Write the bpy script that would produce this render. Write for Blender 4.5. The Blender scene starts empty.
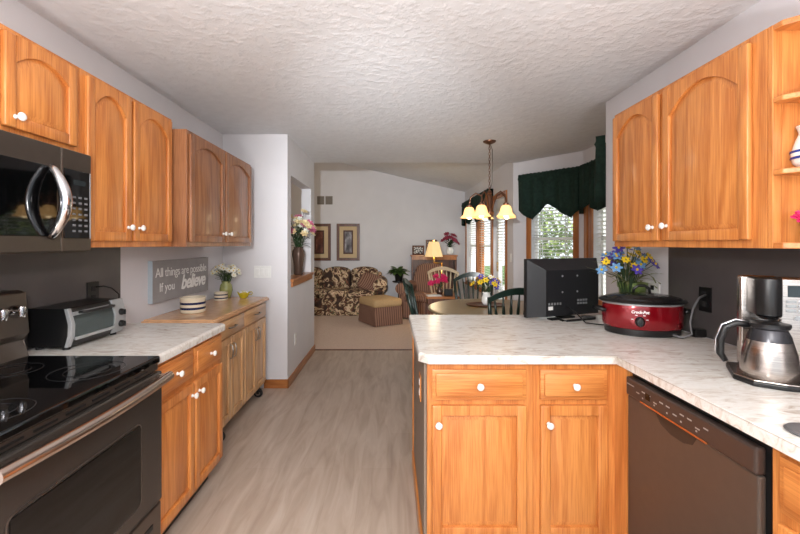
import bpy, bmesh, math, random
from mathutils import Matrix, Vector
random.seed(7)
PI = math.pi
sc = bpy.context.scene
C = sc.collection

# ------------------------------------------------------------------ camera
F = 395.0; CX = 391.0; HY = 244.0; ZC = 1.385
cd = bpy.data.cameras.new('camera'); cam = bpy.data.objects.new('camera', cd); C.objects.link(cam)
cam.location = (0, 0, ZC); cam.rotation_euler = (PI/2, 0, 0)
cd.sensor_width = 36; cd.lens = F/800*36
cd.shift_x = (400-CX)/800; cd.shift_y = (HY-267)/800
cd.clip_start = 0.05
sc.camera = cam

# ------------------------------------------------------------------ world, sun, lights, exposure
w = bpy.data.worlds.new('world'); sc.world = w; w.use_nodes = True
bg = w.node_tree.nodes['Background']
bg.inputs[0].default_value = (0.86, 0.93, 1.0, 1); bg.inputs[1].default_value = 1.25
def light(name, kind, loc, energy, color=(1, 1, 1), rot=(0, 0, 0), **kw):
    l = bpy.data.lights.new(name, kind); l.energy = energy; l.color = color
    for k, v in kw.items(): setattr(l, k, v)
    o = bpy.data.objects.new(name, l); C.objects.link(o); o.location = loc; o.rotation_euler = rot
    return o
light('sun', 'SUN', (6, 0, 8), 3.2, (1, .96, .88), (math.radians(28), math.radians(12), 0), angle=0.02)
# the photographer's flash, a little above and left of the lens: a wide part and a zoomed beam
light('flash_wide', 'POINT', (-.2, -.05, 1.64), 46, (1, .98, .96), shadow_soft_size=.05)
light('flash_beam', 'SPOT', (-.2, -.05, 1.64), 440, (.93, .97, 1.0), (math.radians(91), 0, math.radians(-3)),
      spot_size=math.radians(48), spot_blend=1.0, shadow_soft_size=.04)
# added fill lights, both unseen: kitchen (behind the camera) and living room
light('kitchen_fill', 'AREA', (0, -.9, 2.40), 26, (1, .95, .88), (0, 0, 0), shape='DISK', size=.9)
# added fill spot out of view, aimed up so the ceiling spreads its light
light('bounce_fill', 'SPOT', (0, -1.7, .55), 640, (1, .98, .96), (math.radians(180-12), 0, 0), spot_size=math.radians(140), spot_blend=1.0, shadow_soft_size=.1)
light('living_fill', 'POINT', (-1.6, 6.6, 2.55), 11, (1, .80, .58), shadow_soft_size=.25)  # added warm fill for the living room, no fixture modelled
sc.view_settings.view_transform = 'Standard'
sc.view_settings.look = 'None'
sc.view_settings.gamma = 1; sc.view_settings.use_curve_mapping = False
sc.view_settings.exposure = 0.52

# ------------------------------------------------------------------ materials
def s2l(c):
    return tuple(((v/255)/12.92 if v/255 <= .04045 else ((v/255+.055)/1.055)**2.4) for v in c)+(1,)
def base(name):
    m = bpy.data.materials.new(name); m.use_nodes = True
    nt = m.node_tree; b = nt.nodes['Principled BSDF']
    return m, nt, b
def plain(name, rgb, rough=.5, metal=0, spec=None, noise=0, nscale=30, coat=0):
    m, nt, b = base(name)
    b.inputs['Roughness'].default_value = rough; b.inputs['Metallic'].default_value = metal
    if spec is not None: b.inputs['Specular IOR Level'].default_value = spec
    if coat: b.inputs['Coat Weight'].default_value = coat; b.inputs['Coat Roughness'].default_value = .08
    c = s2l(rgb)
    tc = nt.nodes.new('ShaderNodeTexCoord'); n = nt.nodes.new('ShaderNodeTexNoise')
    n.inputs['Scale'].default_value = nscale
    nt.links.new(tc.outputs['Object'], n.inputs['Vector'])
    r = nt.nodes.new('ShaderNodeValToRGB')
    k = noise if noise else .03
    r.color_ramp.elements[0].position = .3; r.color_ramp.elements[1].position = .7
    r.color_ramp.elements[0].color = (c[0]*(1-k), c[1]*(1-k), c[2]*(1-k), 1)
    r.color_ramp.elements[1].color = (min(1, c[0]*(1+k)), min(1, c[1]*(1+k)), min(1, c[2]*(1+k)), 1)
    nt.links.new(n.outputs['Fac'], r.inputs['Fac']); nt.links.new(r.outputs['Color'], b.inputs['Base Color'])
    return m
def bump(m, scale, strength, dist=.01, detail=4, thresh=None, coords='Object'):
    nt = m.node_tree; b = nt.nodes['Principled BSDF']
    tc = nt.nodes.new('ShaderNodeTexCoord'); n = nt.nodes.new('ShaderNodeTexNoise')
    n.inputs['Scale'].default_value = scale; n.inputs['Detail'].default_value = detail
    nt.links.new(tc.outputs[coords], n.inputs['Vector'])
    out = n.outputs['Fac']
    if thresh:
        r = nt.nodes.new('ShaderNodeValToRGB')
        r.color_ramp.elements[0].position = thresh[0]; r.color_ramp.elements[1].position = thresh[1]
        nt.links.new(out, r.inputs['Fac']); out = r.outputs['Color']
    bp = nt.nodes.new('ShaderNodeBump'); bp.inputs['Strength'].default_value = strength
    bp.inputs['Distance'].default_value = dist
    nt.links.new(out, bp.inputs['Height']); nt.links.new(bp.outputs['Normal'], b.inputs['Normal'])
    return m
def ramp_mat(name, stops, scale, mapscale=(1, 1, 1), rough=.5, detail=6, distortion=0, kind='noise', coat=0, const=False, rand=False, rot=(0, 0, 0)):
    m, nt, b = base(name); b.inputs['Roughness'].default_value = rough
    if coat: b.inputs['Coat Weight'].default_value = coat; b.inputs['Coat Roughness'].default_value = .1
    tc = nt.nodes.new('ShaderNodeTexCoord'); mp = nt.nodes.new('ShaderNodeMapping')
    mp.inputs['Scale'].default_value = mapscale; mp.inputs['Rotation'].default_value = rot
    src = tc.outputs['Object']
    if rand:
        oi = nt.nodes.new('ShaderNodeObjectInfo'); vm = nt.nodes.new('ShaderNodeVectorMath'); vm.operation = 'ADD'
        sc_ = nt.nodes.new('ShaderNodeMath'); sc_.operation = 'MULTIPLY'; sc_.inputs[1].default_value = 9
        nt.links.new(oi.outputs['Random'], sc_.inputs[0])
        nt.links.new(src, vm.inputs[0]); nt.links.new(sc_.outputs[0], vm.inputs[1]); src = vm.outputs[0]
    nt.links.new(src, mp.inputs['Vector'])
    if kind == 'noise':
        n = nt.nodes.new('ShaderNodeTexNoise'); n.inputs['Scale'].default_value = scale
        n.inputs['Detail'].default_value = detail; n.inputs['Distortion'].default_value = distortion; out = n.outputs['Fac']
    else:
        n = nt.nodes.new('ShaderNodeTexWave'); n.inputs['Scale'].default_value = scale
        n.inputs['Distortion'].default_value = distortion; n.inputs['Detail'].default_value = detail; out = n.outputs['Fac']
    nt.links.new(mp.outputs['Vector'], n.inputs['Vector'])
    r = nt.nodes.new('ShaderNodeValToRGB'); cr = r.color_ramp
    if const: cr.interpolation = 'CONSTANT'
    while len(cr.elements) < len(stops): cr.elements.new(.5)
    for e, (p, c) in zip(cr.elements, stops): e.position = p; e.color = s2l(c)
    nt.links.new(out, r.inputs['Fac']); nt.links.new(r.outputs['Color'], b.inputs['Base Color'])
    return m
def oak(name, light_c, dark_c, axis, rough=.38, coat=.25):
    """oak: fine pores along the grain plus a slow cathedral figure"""
    m, nt, b = base(name); b.inputs['Roughness'].default_value = rough
    b.inputs['Coat Weight'].default_value = coat; b.inputs['Coat Roughness'].default_value = .15
    L = nt.links.new; N = nt.nodes.new
    tc = N('ShaderNodeTexCoord'); oi = N('ShaderNodeObjectInfo')
    ml = N('ShaderNodeMath'); ml.operation = 'MULTIPLY'; ml.inputs[1].default_value = 7.3; L(oi.outputs['Random'], ml.inputs[0])
    ad = N('ShaderNodeVectorMath'); ad.operation = 'ADD'; L(tc.outputs['Object'], ad.inputs[0]); L(ml.outputs[0], ad.inputs[1])
    s1 = [7, 7, 7]; s1[axis] = .9
    s2 = [230, 230, 230]; s2[axis] = 7
    m1 = N('ShaderNodeMapping'); m1.inputs['Scale'].default_value = s1; L(ad.outputs[0], m1.inputs['Vector'])
    m2 = N('ShaderNodeMapping'); m2.inputs['Scale'].default_value = s2; L(ad.outputs[0], m2.inputs['Vector'])
    n1 = N('ShaderNodeTexNoise'); n1.inputs['Scale'].default_value = 1; n1.inputs['Detail'].default_value = 2; L(m1.outputs[0], n1.inputs['Vector'])
    # rings: sine of the slow noise
    k = N('ShaderNodeMath'); k.operation = 'MULTIPLY'; k.inputs[1].default_value = 34; L(n1.outputs['Fac'], k.inputs[0])
    sn = N('ShaderNodeMath'); sn.operation = 'SINE'; L(k.outputs[0], sn.inputs[0])
    n2 = N('ShaderNodeTexNoise'); n2.inputs['Scale'].default_value = 1; n2.inputs['Detail'].default_value = 3; L(m2.outputs[0], n2.inputs['Vector'])
    a = N('ShaderNodeMath'); a.operation = 'MULTIPLY_ADD'; a.inputs[1].default_value = .11; a.inputs[2].default_value = .0; L(sn.outputs[0], a.inputs[0])
    a2 = N('ShaderNodeMath'); a2.operation = 'MULTIPLY_ADD'; a2.inputs[1].default_value = .8; L(n2.outputs['Fac'], a2.inputs[0]); L(a.outputs[0], a2.inputs[2])
    r = N('ShaderNodeValToRGB'); cr = r.color_ramp
    cr.elements[0].position = .16; cr.elements[0].color = s2l(dark_c); cr.elements[1].position = .60; cr.elements[1].color = s2l(light_c)
    L(a2.outputs[0], r.inputs['Fac']); L(r.outputs['Color'], b.inputs['Base Color'])
    return m
M = {}
for ax, nm in ((0, 'x'), (1, 'y'), (2, 'z')):
    M['oak'+nm] = oak('honey_oak_'+nm, (213, 141, 75), (174, 99, 43), ax)
    M['brown'+nm] = oak('brown_oak_'+nm, (172, 118, 80), (126, 78, 48), ax)
    M['pale'+nm] = oak('pale_oak_'+nm, (212, 170, 124), (174, 128, 84), ax, rough=.3)
    M['trim'+nm] = oak('trim_oak_'+nm, (186, 118, 60), (138, 76, 34), ax)
M['oakh'] = M['oakx']; M['brownh'] = M['brownx']; M['paleh'] = M['palex']
M['walnut'] = oak('walnut', (112, 64, 38), (70, 36, 22), 2)
M['wall'] = plain('wall_paint', (218, 216, 219), .75, noise=.02, nscale=4)
M['ceil'] = bump(plain('ceiling_knockdown', (222, 223, 226), .9, noise=.03, nscale=14), 24, .26, .010, 5, (.44, .66))
M['splash'] = ramp_mat('splash_laminate', [(.35, (74, 69, 69)), (.65, (88, 83, 82))], 3, rough=.35)
M['white'] = plain('white_plastic', (232, 232, 230), .35)
M['ceramic'] = plain('white_ceramic', (240, 238, 234), .15)
M['black'] = plain('black_plastic', (18, 18, 19), .35)
M['blackgloss'] = plain('black_glass', (6, 6, 7), .04)
M['rubber'] = plain('black_rubber', (22, 22, 24), .7)
M['bst'] = plain('dark_stainless', (104, 95, 88), .30, .85, noise=.03)
M['bstd'] = plain('dark_stainless_door', (84, 78, 74), .22, .7, noise=.03)
M['dw'] = plain('bronze_stainless', (96, 86, 79), .38, .6, noise=.03)
M['dwpanel'] = plain('bronze_panel', (78, 66, 61), .35, .5)
M['chrome'] = plain('chrome', (205, 205, 208), .12, 1)
M['steel'] = ramp_mat('brushed_steel', [(.3, (168, 160, 154)), (.7, (196, 188, 182))], 3, (1, 1, 60), .26)
M['steel'].node_tree.nodes['Principled BSDF'].inputs['Metallic'].default_value = 1
M['silver'] = plain('silver_plastic', (168, 170, 172), .35, .4)
M['brass'] = plain('brass', (190, 150, 80), .25, 1)
M['bronze'] = plain('aged_bronze', (108, 74, 56), .4, .7)
M['glass'] = None
def glass(name, rgb, alpha, rough=.02):
    m, nt, b = base(name); b.inputs['Base Color'].default_value = s2l(rgb); b.inputs['Roughness'].default_value = rough
    b.inputs['Alpha'].default_value = alpha; return m
M['glass'] = glass('window_glass', (225, 235, 235), .06)
M['ovenglass'] = glass('oven_glass', (120, 135, 135), .22)
M['lidglass'] = glass('lid_glass', (40, 40, 42), .55)
def emit(name, rgb, e, basec=None):
    m, nt, b = base(name); b.inputs['Base Color'].default_value = s2l(basec or rgb)
    b.inputs['Emission Color'].default_value = s2l(rgb); b.inputs['Emission Strength'].default_value = e; return m
M['shade'] = emit('lit_glass_shade', (255, 198, 122), 1.1, (235, 190, 130))
M['bulb'] = emit('lit_bulb', (255, 226, 176), 5)
M['lampshade'] = emit('lit_fabric_shade', (250, 208, 140), .42, (225, 195, 145))
M['counter'] = None
def counter():
    m, nt, b = base('counter_laminate'); b.inputs['Roughness'].default_value = .24
    L = nt.links.new; N = nt.nodes.new
    tc = N('ShaderNodeTexCoord')
    mp = N('ShaderNodeMapping'); mp.inputs['Scale'].default_value = (8, 22, 12); mp.inputs['Rotation'].default_value = (0, 0, .35)
    L(tc.outputs['Object'], mp.inputs['Vector'])
    n = N('ShaderNodeTexNoise'); n.inputs['Scale'].default_value = 1.3; n.inputs['Detail'].default_value = 8; n.inputs['Distortion'].default_value = 1.2
    n.inputs['Roughness'].default_value = .65
    L(mp.outputs[0], n.inputs['Vector'])
    r = N('ShaderNodeValToRGB'); cr = r.color_ramp
    stops = [(.26, (158, 146, 134)), (.37, (196, 186, 176)), (.46, (216, 211, 204)), (.60, (226, 225, 221)), (.75, (204, 199, 192))]
    while len(cr.elements) < len(stops): cr.elements.new(.5)
    for e, (p, c) in zip(cr.elements, stops): e.position = p; e.color = s2l(c)
    L(n.outputs['Fac'], r.inputs['Fac']); L(r.outputs['Color'], b.inputs['Base Color']); return m
M['counter'] = counter()
def planks():
    m, nt, b = base('vinyl_plank'); b.inputs['Roughness'].default_value = .38
    L = nt.links.new; N = nt.nodes.new
    tc = N('ShaderNodeTexCoord')
    rot = N('ShaderNodeMapping'); rot.inputs['Rotation'].default_value = (0, 0, PI/2); L(tc.outputs['Object'], rot.inputs['Vector'])
    br = N('ShaderNodeTexBrick'); br.inputs['Scale'].default_value = 1; br.inputs['Brick Width'].default_value = 1.22
    br.inputs['Row Height'].default_value = .18; br.inputs['Mortar Size'].default_value = .0012; br.offset = .37
    br.inputs['Color1'].default_value = (.30, .30, .30, 1); br.inputs['Color2'].default_value = (.7, .7, .7, 1); br.inputs['Mortar'].default_value = (0, 0, 0, 1)
    L(rot.outputs[0], br.inputs['Vector'])
    mp = N('ShaderNodeMapping'); mp.inputs['Scale'].default_value = (15, 2.2, 1); L(tc.outputs['Object'], mp.inputs['Vector'])
    n = N('ShaderNodeTexNoise'); n.inputs['Scale'].default_value = 1; n.inputs['Detail'].default_value = 7; n.inputs['Distortion'].default_value = .8; L(mp.outputs[0], n.inputs['Vector'])
    mx = N('ShaderNodeMath'); mx.operation = 'MULTIPLY_ADD'; mx.inputs[1].default_value = .18; L(br.outputs['Color'], mx.inputs[0]); L(n.outputs['Fac'], mx.inputs[2])
    r = N('ShaderNodeValToRGB'); cr = r.color_ramp
    stops = [(.36, (160, 141, 125)), (.52, (174, 156, 140)), (.66, (184, 167, 152)), (.8, (192, 177, 163))]
    while len(cr.elements) < len(stops): cr.elements.new(.5)
    for e, (p, c) in zip(cr.elements, stops): e.position = p; e.color = s2l(c)
    L(mx.outputs[0], r.inputs['Fac']); L(r.outputs['Color'], b.inputs['Base Color']); return m
M['planks'] = planks()
M['carpet'] = bump(ramp_mat('carpet_pile', [(.35, (208, 184, 168)), (.65, (220, 199, 185))], 60, rough=.95), 320, .5, .01)
M['floral'] = ramp_mat('floral_fabric', [(0, (62, 46, 38)), (.40, (84, 56, 44)), (.45, (140, 82, 64)), (.47, (92, 90, 64)), (.505, (186, 158, 124)), (.54, (214, 192, 160)), (.59, (176, 128, 104)), (.61, (92, 60, 48)), (.66, (70, 62, 46)), (.70, (190, 164, 130))], 7, rough=.9, detail=2, distortion=1.4, const=True)
def stripes(name, a, b_, k):
    m, nt, b = base(name); b.inputs['Roughness'].default_value = .85
    L = nt.links.new; N = nt.nodes.new
    tc = N('ShaderNodeTexCoord'); sp = N('ShaderNodeSeparateXYZ'); L(tc.outputs['Object'], sp.inputs[0])
    ad = N('ShaderNodeMath'); ad.operation = 'ADD'; L(sp.outputs[0], ad.inputs[0]); L(sp.outputs[1], ad.inputs[1])
    ml = N('ShaderNodeMath'); ml.operation = 'MULTIPLY'; ml.inputs[1].default_value = k; L(ad.outputs[0], ml.inputs[0])
    sn = N('ShaderNodeMath'); sn.operation = 'SINE'; L(ml.outputs[0], sn.inputs[0])
    r = N('ShaderNodeValToRGB'); cr = r.color_ramp; cr.elements[0].position = .25; cr.elements[1].position = .55
    cr.elements[0].color = s2l(a); cr.elements[1].color = s2l(b_)
    L(sn.outputs[0], r.inputs['Fac']); L(r.outputs['Color'], b.inputs['Base Color']); return m
M['stripe'] = stripes('striped_fabric', (146, 112, 92), (90, 52, 46), 150)
M['tan'] = plain('tan_fabric', (188, 156, 112), .85, noise=.08, nscale=60)
M['tabletop'] = plain('tan_tabletop', (140, 122, 88), .35, noise=.06, nscale=8)
M['green'] = plain('dark_green_paint', (16, 36, 29), .3)
M['valance'] = ramp_mat('dark_green_cloth', [(.3, (32, 56, 48)), (.7, (44, 74, 63))], 30, rough=.8)
M['blind'] = plain('blind_slat', (226, 228, 222), .5)
M['sign'] = plain('sign_board', (152, 150, 150), .6, noise=.06, nscale=12)
M['signedge'] = plain('sign_edge', (172, 182, 190), .6)
M['letter'] = plain('white_paint', (238, 238, 236), .5)
M['cream'] = plain('cream_glaze', (222, 210, 186), .2, noise=.03)
M['navy'] = plain('navy_glaze', (30, 36, 74), .2)
M['celadon'] = plain('sage_green_glass', (146, 150, 92), .12, noise=.12, nscale=25)
M['yellowglass'] = plain('yellow_glass', (196, 178, 40), .08)
M['leaf'] = ramp_mat('leaf', [(.3, (48, 78, 34)), (.7, (96, 122, 56))], 25, rough=.55)
M['leafd'] = ramp_mat('leaf_dark', [(.3, (34, 56, 34)), (.7, (62, 86, 50))], 25, rough=.55)
M['leafdry'] = ramp_mat('leaf_olive', [(.3, (100, 106, 56)), (.7, (150, 150, 96))], 25, rough=.6)
for k, c in dict(yellow=(236, 200, 40), blue=(110, 160, 210), violet=(86, 70, 170), petalwhite=(240, 240, 226), pink=(196, 104, 134), rose=(160, 60, 84), magenta=(214, 40, 100), creamp=(226, 206, 160), olive=(150, 140, 50)).items():
    M[k] = plain('petal_'+k, c, .6, noise=.1, nscale=60)
M['potgreen'] = plain('green_pot_glaze', (118, 140, 72), .3, noise=.1, nscale=14)
M['vasebrown'] = plain('bronze_vase_glaze', (92, 72, 62), .2, .4)
M['red'] = plain('red_enamel', (134, 8, 22), .18, .35, coat=.6)
M['matcream'] = plain('cream_mat', (206, 182, 144), .8)
M['matdark'] = plain('dark_mat', (74, 42, 36), .8)
M['art'] = ramp_mat('abstract_art', [(.4, (70, 66, 70)), (.55, (130, 126, 132)), (.7, (206, 204, 210))], 6, (2, 2, .8), .6)
M['artred'] = ramp_mat('abstract_art_red', [(.4, (70, 34, 28)), (.6, (120, 66, 50)), (.75, (190, 150, 120))], 6, (2, 2, .8), .6)
M['photo'] = ramp_mat('photo_print', [(.45, (40, 40, 44)), (.5, (220, 218, 214))], 40, rough=.3, const=True)
M['vent'] = plain('vent_metal', (128, 118, 108), .5)
M['treeleaf'] = ramp_mat('tree_leaf', [(.3, (104, 132, 58)), (.7, (168, 184, 104))], 4, rough=.6)
M['deck'] = plain('deck_wood', (190, 186, 178), .7, noise=.1)
M['grass'] = ramp_mat('lawn', [(.3, (60, 92, 40)), (.7, (104, 132, 66))], 4, rough=.9)
M['bark'] = plain('bark', (86, 68, 54), .9, noise=.2)
M['cartmetal'] = plain('pewter', (150, 142, 134), .3, .9)

# ------------------------------------------------------------------ mesh helpers
def bx(bm, x0, x1, y0, y1, z0, z1, bev=0, seg=2):
    vs = [bm.verts.new((x, y, z)) for x in (x0, x1) for y in (y0, y1) for z in (z0, z1)]
    f = [(0, 1, 3, 2), (4, 6, 7, 5), (0, 4, 5, 1), (2, 3, 7, 6), (0, 2, 6, 4), (1, 5, 7, 3)]
    fs = [bm.faces.new([vs[i] for i in q]) for q in f]
    if bev:
        es = list({e for q in fs for e in q.edges})
        bmesh.ops.bevel(bm, geom=es, offset=bev, segments=seg, profile=.5, affect='EDGES')
    return vs
def prism(bm, pts, axis, a0, a1, bev=0, seg=2):
    """extrude a 2D outline along an axis (0,1,2); pts are in the two other axes in order"""
    def P(p, a):
        v = [p[0], p[1]]; v.insert(axis, a); return v
    lo = [bm.verts.new(P(p, a0)) for p in pts]; hi = [bm.verts.new(P(p, a1)) for p in pts]
    n = len(pts); fs = []
    for i in range(n): fs.append(bm.faces.new((lo[i], lo[(i+1) % n], hi[(i+1) % n], hi[i])))
    fs.append(bm.faces.new(lo[::-1])); fs.append(bm.faces.new(hi))
    if bev:
        es = list({e for q in fs for e in q.edges})
        bmesh.ops.bevel(bm, geom=es, offset=bev, segments=seg, profile=.5, affect='EDGES')
def lathe(bm, prof, c=(0, 0, 0), n=24, ax=2, sx=1, sy=1):
    rings = []
    for r, z in prof:
        if r < 1e-5:
            p = [0, 0]; p.insert(ax, z); rings.append([bm.verts.new(Vector(p)+Vector(c))])
        else:
            ring = []
            for k in range(n):
                a = 2*PI*k/n; p = [r*math.cos(a)*sx, r*math.sin(a)*sy]; p.insert(ax, z)
                ring.append(bm.verts.new(Vector(p)+Vector(c)))
            rings.append(ring)
    for A, B in zip(rings, rings[1:]):
        for k in range(n):
            k2 = (k+1) % n
            if len(A) == 1 and len(B) == 1: break
            if len(A) == 1: bm.faces.new((A[0], B[k2], B[k]))
            elif len(B) == 1: bm.faces.new((A[k], A[k2], B[0]))
            else: bm.faces.new((A[k], A[k2], B[k2], B[k]))
    if len(rings[0]) > 1: bm.faces.new(rings[0][::-1])
    if len(rings[-1]) > 1: bm.faces.new(rings[-1])
def tube(bm, pts, r, n=8, closed=False):
    pts = [Vector(p) for p in pts]; rs = r if isinstance(r, (list, tuple)) else [r]*len(pts)
    rings = []; up = Vector((0, 0, 1)); prev = None
    N = len(pts)
    for i, p in enumerate(pts):
        if closed: d = pts[(i+1) % N]-pts[i-1]
        else: d = pts[min(i+1, N-1)]-pts[max(i-1, 0)]
        d.normalize()
        if prev is None:
            u = d.cross(up)
            if u.length < 1e-3: u = d.cross(Vector((1, 0, 0)))
        else: u = prev-d*prev.dot(d)
        u.normalize(); prev = u; v = d.cross(u)
        rings.append([bm.verts.new(p+(u*math.cos(2*PI*k/n)+v*math.sin(2*PI*k/n))*rs[i]) for k in range(n)])
    prs = list(zip(rings, rings[1:]))
    if closed: prs.append((rings[-1], rings[0]))
    for A, B in prs:
        for k in range(n): bm.faces.new((A[k], A[(k+1) % n], B[(k+1) % n], B[k]))
    if not closed: bm.faces.new(rings[0][::-1]); bm.faces.new(rings[-1])
def arc(c, r, a0, a1, n, plane='xz'):
    out = []
    for i in range(n+1):
        a = math.radians(a0+(a1-a0)*i/n); q = (r*math.cos(a), r*math.sin(a))
        if plane == 'xz': out.append((c[0]+q[0], c[1], c[2]+q[1]))
        elif plane == 'yz': out.append((c[0], c[1]+q[0], c[2]+q[1]))
        else: out.append((c[0]+q[0], c[1]+q[1], c[2]))
    return out
def ball(bm, c, r, sx=1, sy=1, sz=1, seg=12):
    m = Matrix.Translation(c) @ Matrix.Diagonal((sx, sy, sz, 1))
    bmesh.ops.create_uvsphere(bm, u_segments=seg, v_segments=max(6, seg//2+2), radius=r, matrix=m)
def leaf(bm, p, d, L, wd, droop=.3, up=Vector((0, 0, 1))):
    """a bent leaf blade with a little thickness-free midrib fold"""
    d = Vector(d).normalized(); s = d.cross(up)
    if s.length < 1e-3: s = Vector((1, 0, 0))
    s.normalize(); p = Vector(p); rows = []
    nn = s.cross(d)
    for i, t in enumerate((0, .25, .5, .75, 1)):
        c = p+d*L*t-Vector((0, 0, 1))*droop*L*t*t
        ww = wd*(.12, .8, 1, .7, .03)[i]*.5
        rows.append((bm.verts.new(c-s*ww+nn*ww*.3), bm.verts.new(c), bm.verts.new(c+s*ww+nn*ww*.3)))
    for A, B in zip(rows, rows[1:]):
        bm.faces.new((A[0], A[1], B[1], B[0])); bm.faces.new((A[1], A[2], B[2], B[1]))
ROOT = {}
def NB(): return bmesh.new()
def obj(name, bm, mat, parent=None, world=False, smooth=None, xf=None, bev=None, label=None):
    if xf is not None: bm.transform(xf)
    if world and parent is not None: bm.transform(ROOT[parent.name].inverted())
    bmesh.ops.recalc_face_normals(bm, faces=bm.faces[:])
    me = bpy.data.meshes.new(name); bm.to_mesh(me); bm.free()
    o = bpy.data.objects.new(name, me); C.objects.link(o)
    if isinstance(mat, str): mat = M[mat]
    me.materials.append(mat)
    if smooth:
        for p in me.polygons: p.use_smooth = True
        if smooth != 'all':
            me.set_sharp_from_angle(angle=math.radians(smooth))
    if parent is not None:
        o.parent = parent; ROOT[o.name] = ROOT[parent.name]
    else:
        ROOT[o.name] = Matrix.Identity(4)
    if label: o['label'] = label
    return o
def rel(o, loc):
    """move a top-level mesh's origin to loc, keeping it in place"""
    o.data.transform(Matrix.Translation(-Vector(loc))); o.location = loc; ROOT[o.name] = Matrix.Translation(loc); return o
def thing(name, label, cat, loc=(0, 0, 0), rotz=0, group=None):
    o = bpy.data.objects.new(name, None); C.objects.link(o); o.empty_display_size = .1
    o.location = loc; o.rotation_euler = (0, 0, rotz); o['label'] = label; o['category'] = cat
    if group: o['group'] = group
    ROOT[o.name] = Matrix.Translation(loc) @ Matrix.Rotation(rotz, 4, 'Z')
    return o
def tag(o, label, cat, group=None):
    o['label'] = label; o['category'] = cat
    if group: o['group'] = group
    return o
def struct(name, bm, mat, parent=None, **k):
    o = obj(name, bm, mat, parent, **k)
    if parent is None: o['kind'] = 'structure'
    return o
def sempty(name, loc=(0, 0, 0), rotz=0):
    o = bpy.data.objects.new(name, None); C.objects.link(o); o.location = loc; o.rotation_euler = (0, 0, rotz); o['kind'] = 'structure'
    ROOT[o.name] = Matrix.Translation(loc) @ Matrix.Rotation(rotz, 4, 'Z'); return o
GROUPS = {'cabinet': 'honey oak kitchen cabinets', 'chair': 'spindle-back chairs', 'blind': 'white slatted window blinds', 'valance': 'dark green valances', 'outlet': 'wall outlets', 'switch': 'light switches', 'crock': 'banded crocks', 'picture': 'framed pictures', 'flowers': 'artificial flower bouquets', 'countertop': 'marbled countertops', 'tree': 'trees outside the windows', 'cord': 'power cords', 'vase': 'flower vases'}
def dup(root, loc=None, rotz=None, label=None):
    def cp(o, par):
        c = o.copy(); C.objects.link(c); c.parent = par; ROOT[c.name] = ROOT[o.name]
        for ch in list(o.children): cp(ch, c)
        return c
    r = cp(root, None)
    if loc is not None: r.location = loc
    if rotz is not None: r.rotation_euler = (0, 0, rotz)
    ROOT[r.name] = Matrix.Translation(r.location) @ Matrix.Rotation(r.rotation_euler.z, 4, 'Z')
    if label: r['label'] = label
    return r
def text_bm(s, size, extrude=.0008, shear=0, offset=0, align='LEFT', space=1):
    cu = bpy.data.curves.new('t', 'FONT'); cu.body = s; cu.size = size; cu.extrude = extrude; cu.shear = shear; cu.offset = offset
    cu.align_x = align; cu.space_character = space; cu.resolution_u = 3
    o = bpy.data.objects.new('t', cu); C.objects.link(o)
    dg = bpy.context.evaluated_depsgraph_get(); dg.update()
    me = bpy.data.meshes.new_from_object(o.evaluated_get(dg))
    bm = NB(); bm.from_mesh(me)
    bpy.data.objects.remove(o); bpy.data.curves.remove(cu); bpy.data.meshes.remove(me)
    return bm
R90X = Matrix.Rotation(PI/2, 4, 'X')
def P(px, py, Y): return Vector(((px-CX)/F*Y, Y, ZC-(py-HY)/F*Y))

# ------------------------------------------------------------------ the setting
XL, XR, ZT = -1.62, 1.60, 2.44
def wall(name, p0, p1, H, T, ops=(), z0=0, mat='wall'):
    """wall from p0 to p1; thickness T to the right of p0->p1; openings (u0,u1,z0,z1)"""
    p0 = Vector(p0+(0,)); p1 = Vector(p1+(0,)); L = (p1-p0).length
    bm = NB(); us = sorted({0, L} | {u for o in ops for u in o[:2]})
    for a, b in zip(us, us[1:]):
        cuts = sorted((o[2], o[3]) for o in ops if o[0] <= a+1e-6 and o[1] >= b-1e-6)
        z = z0
        for c0, c1 in cuts:
            if c0 > z: bx(bm, a, b, -T, 0, z, c0)
            z = c1
        if z < H: bx(bm, a, b, -T, 0, z, H)
    xf = Matrix.Translation(p0) @ Matrix.Rotation(math.atan2(p1.y-p0.y, p1.x-p0.x), 4, 'Z')
    return struct(name, bm, mat, xf=xf), xf
bm = NB(); bx(bm, -4, 2.4, -2.6, 5.16, -.1, 0); struct('floor', bm, 'planks')
bm = NB(); bx(bm, -4, 2.4, 5.16, 8.75, -.1, .004); struct('floor_carpet', bm, 'carpet')
bm = NB(); bx(bm, -4, 2.4, -2.6, 5.12, ZT, ZT+.12); struct('ceiling', bm, 'ceil')
# vaulted living room ceiling: Z falls towards the right wall
def vz(x): return 2.94-.234*(x+.24)
bm = NB(); prism(bm, [(-4, vz(-4)), (1.75, vz(1.75)), (1.75, vz(1.75)+.1), (-4, vz(-4)+.1)], 1, 5.0, 8.8); struct('ceiling_vault', bm, 'ceil')
bm = NB(); prism(bm, [(-4, ZT+.12), (1.6, ZT+.12), (1.6, 2.6), (-4, vz(-4)+.05)], 1, 5.0, 5.12); struct('wall_header', bm, 'wall')
# run: p0->p1 with the room on the left hand (thickness goes right)
wall('wall_left', (XL, 3.92), (XL, -2.6), ZT, .12)[0]
wall('wall_right', (XR, -2.6), (XR, 2.94), ZT, .14)
wall('wall_end', (-.996-.12, 3.8), (XL-.1, 3.8), ZT, .12)
wall('wall_passage', (-.996, 5.12), (-.996, 3.8), ZT, .12, [(.20, 1.19, 1.03, 2.07)])
wall('wall_far', (1.9, 8.55), (-4, 8.55), 4.2, .12)
wall('wall_outer', (-4, 8.67), (-4, 3.9), 4.2, .1)
wall('wall_hall', (-4, 3.92), (XL-.1, 3.92), ZT, .1)
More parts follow.
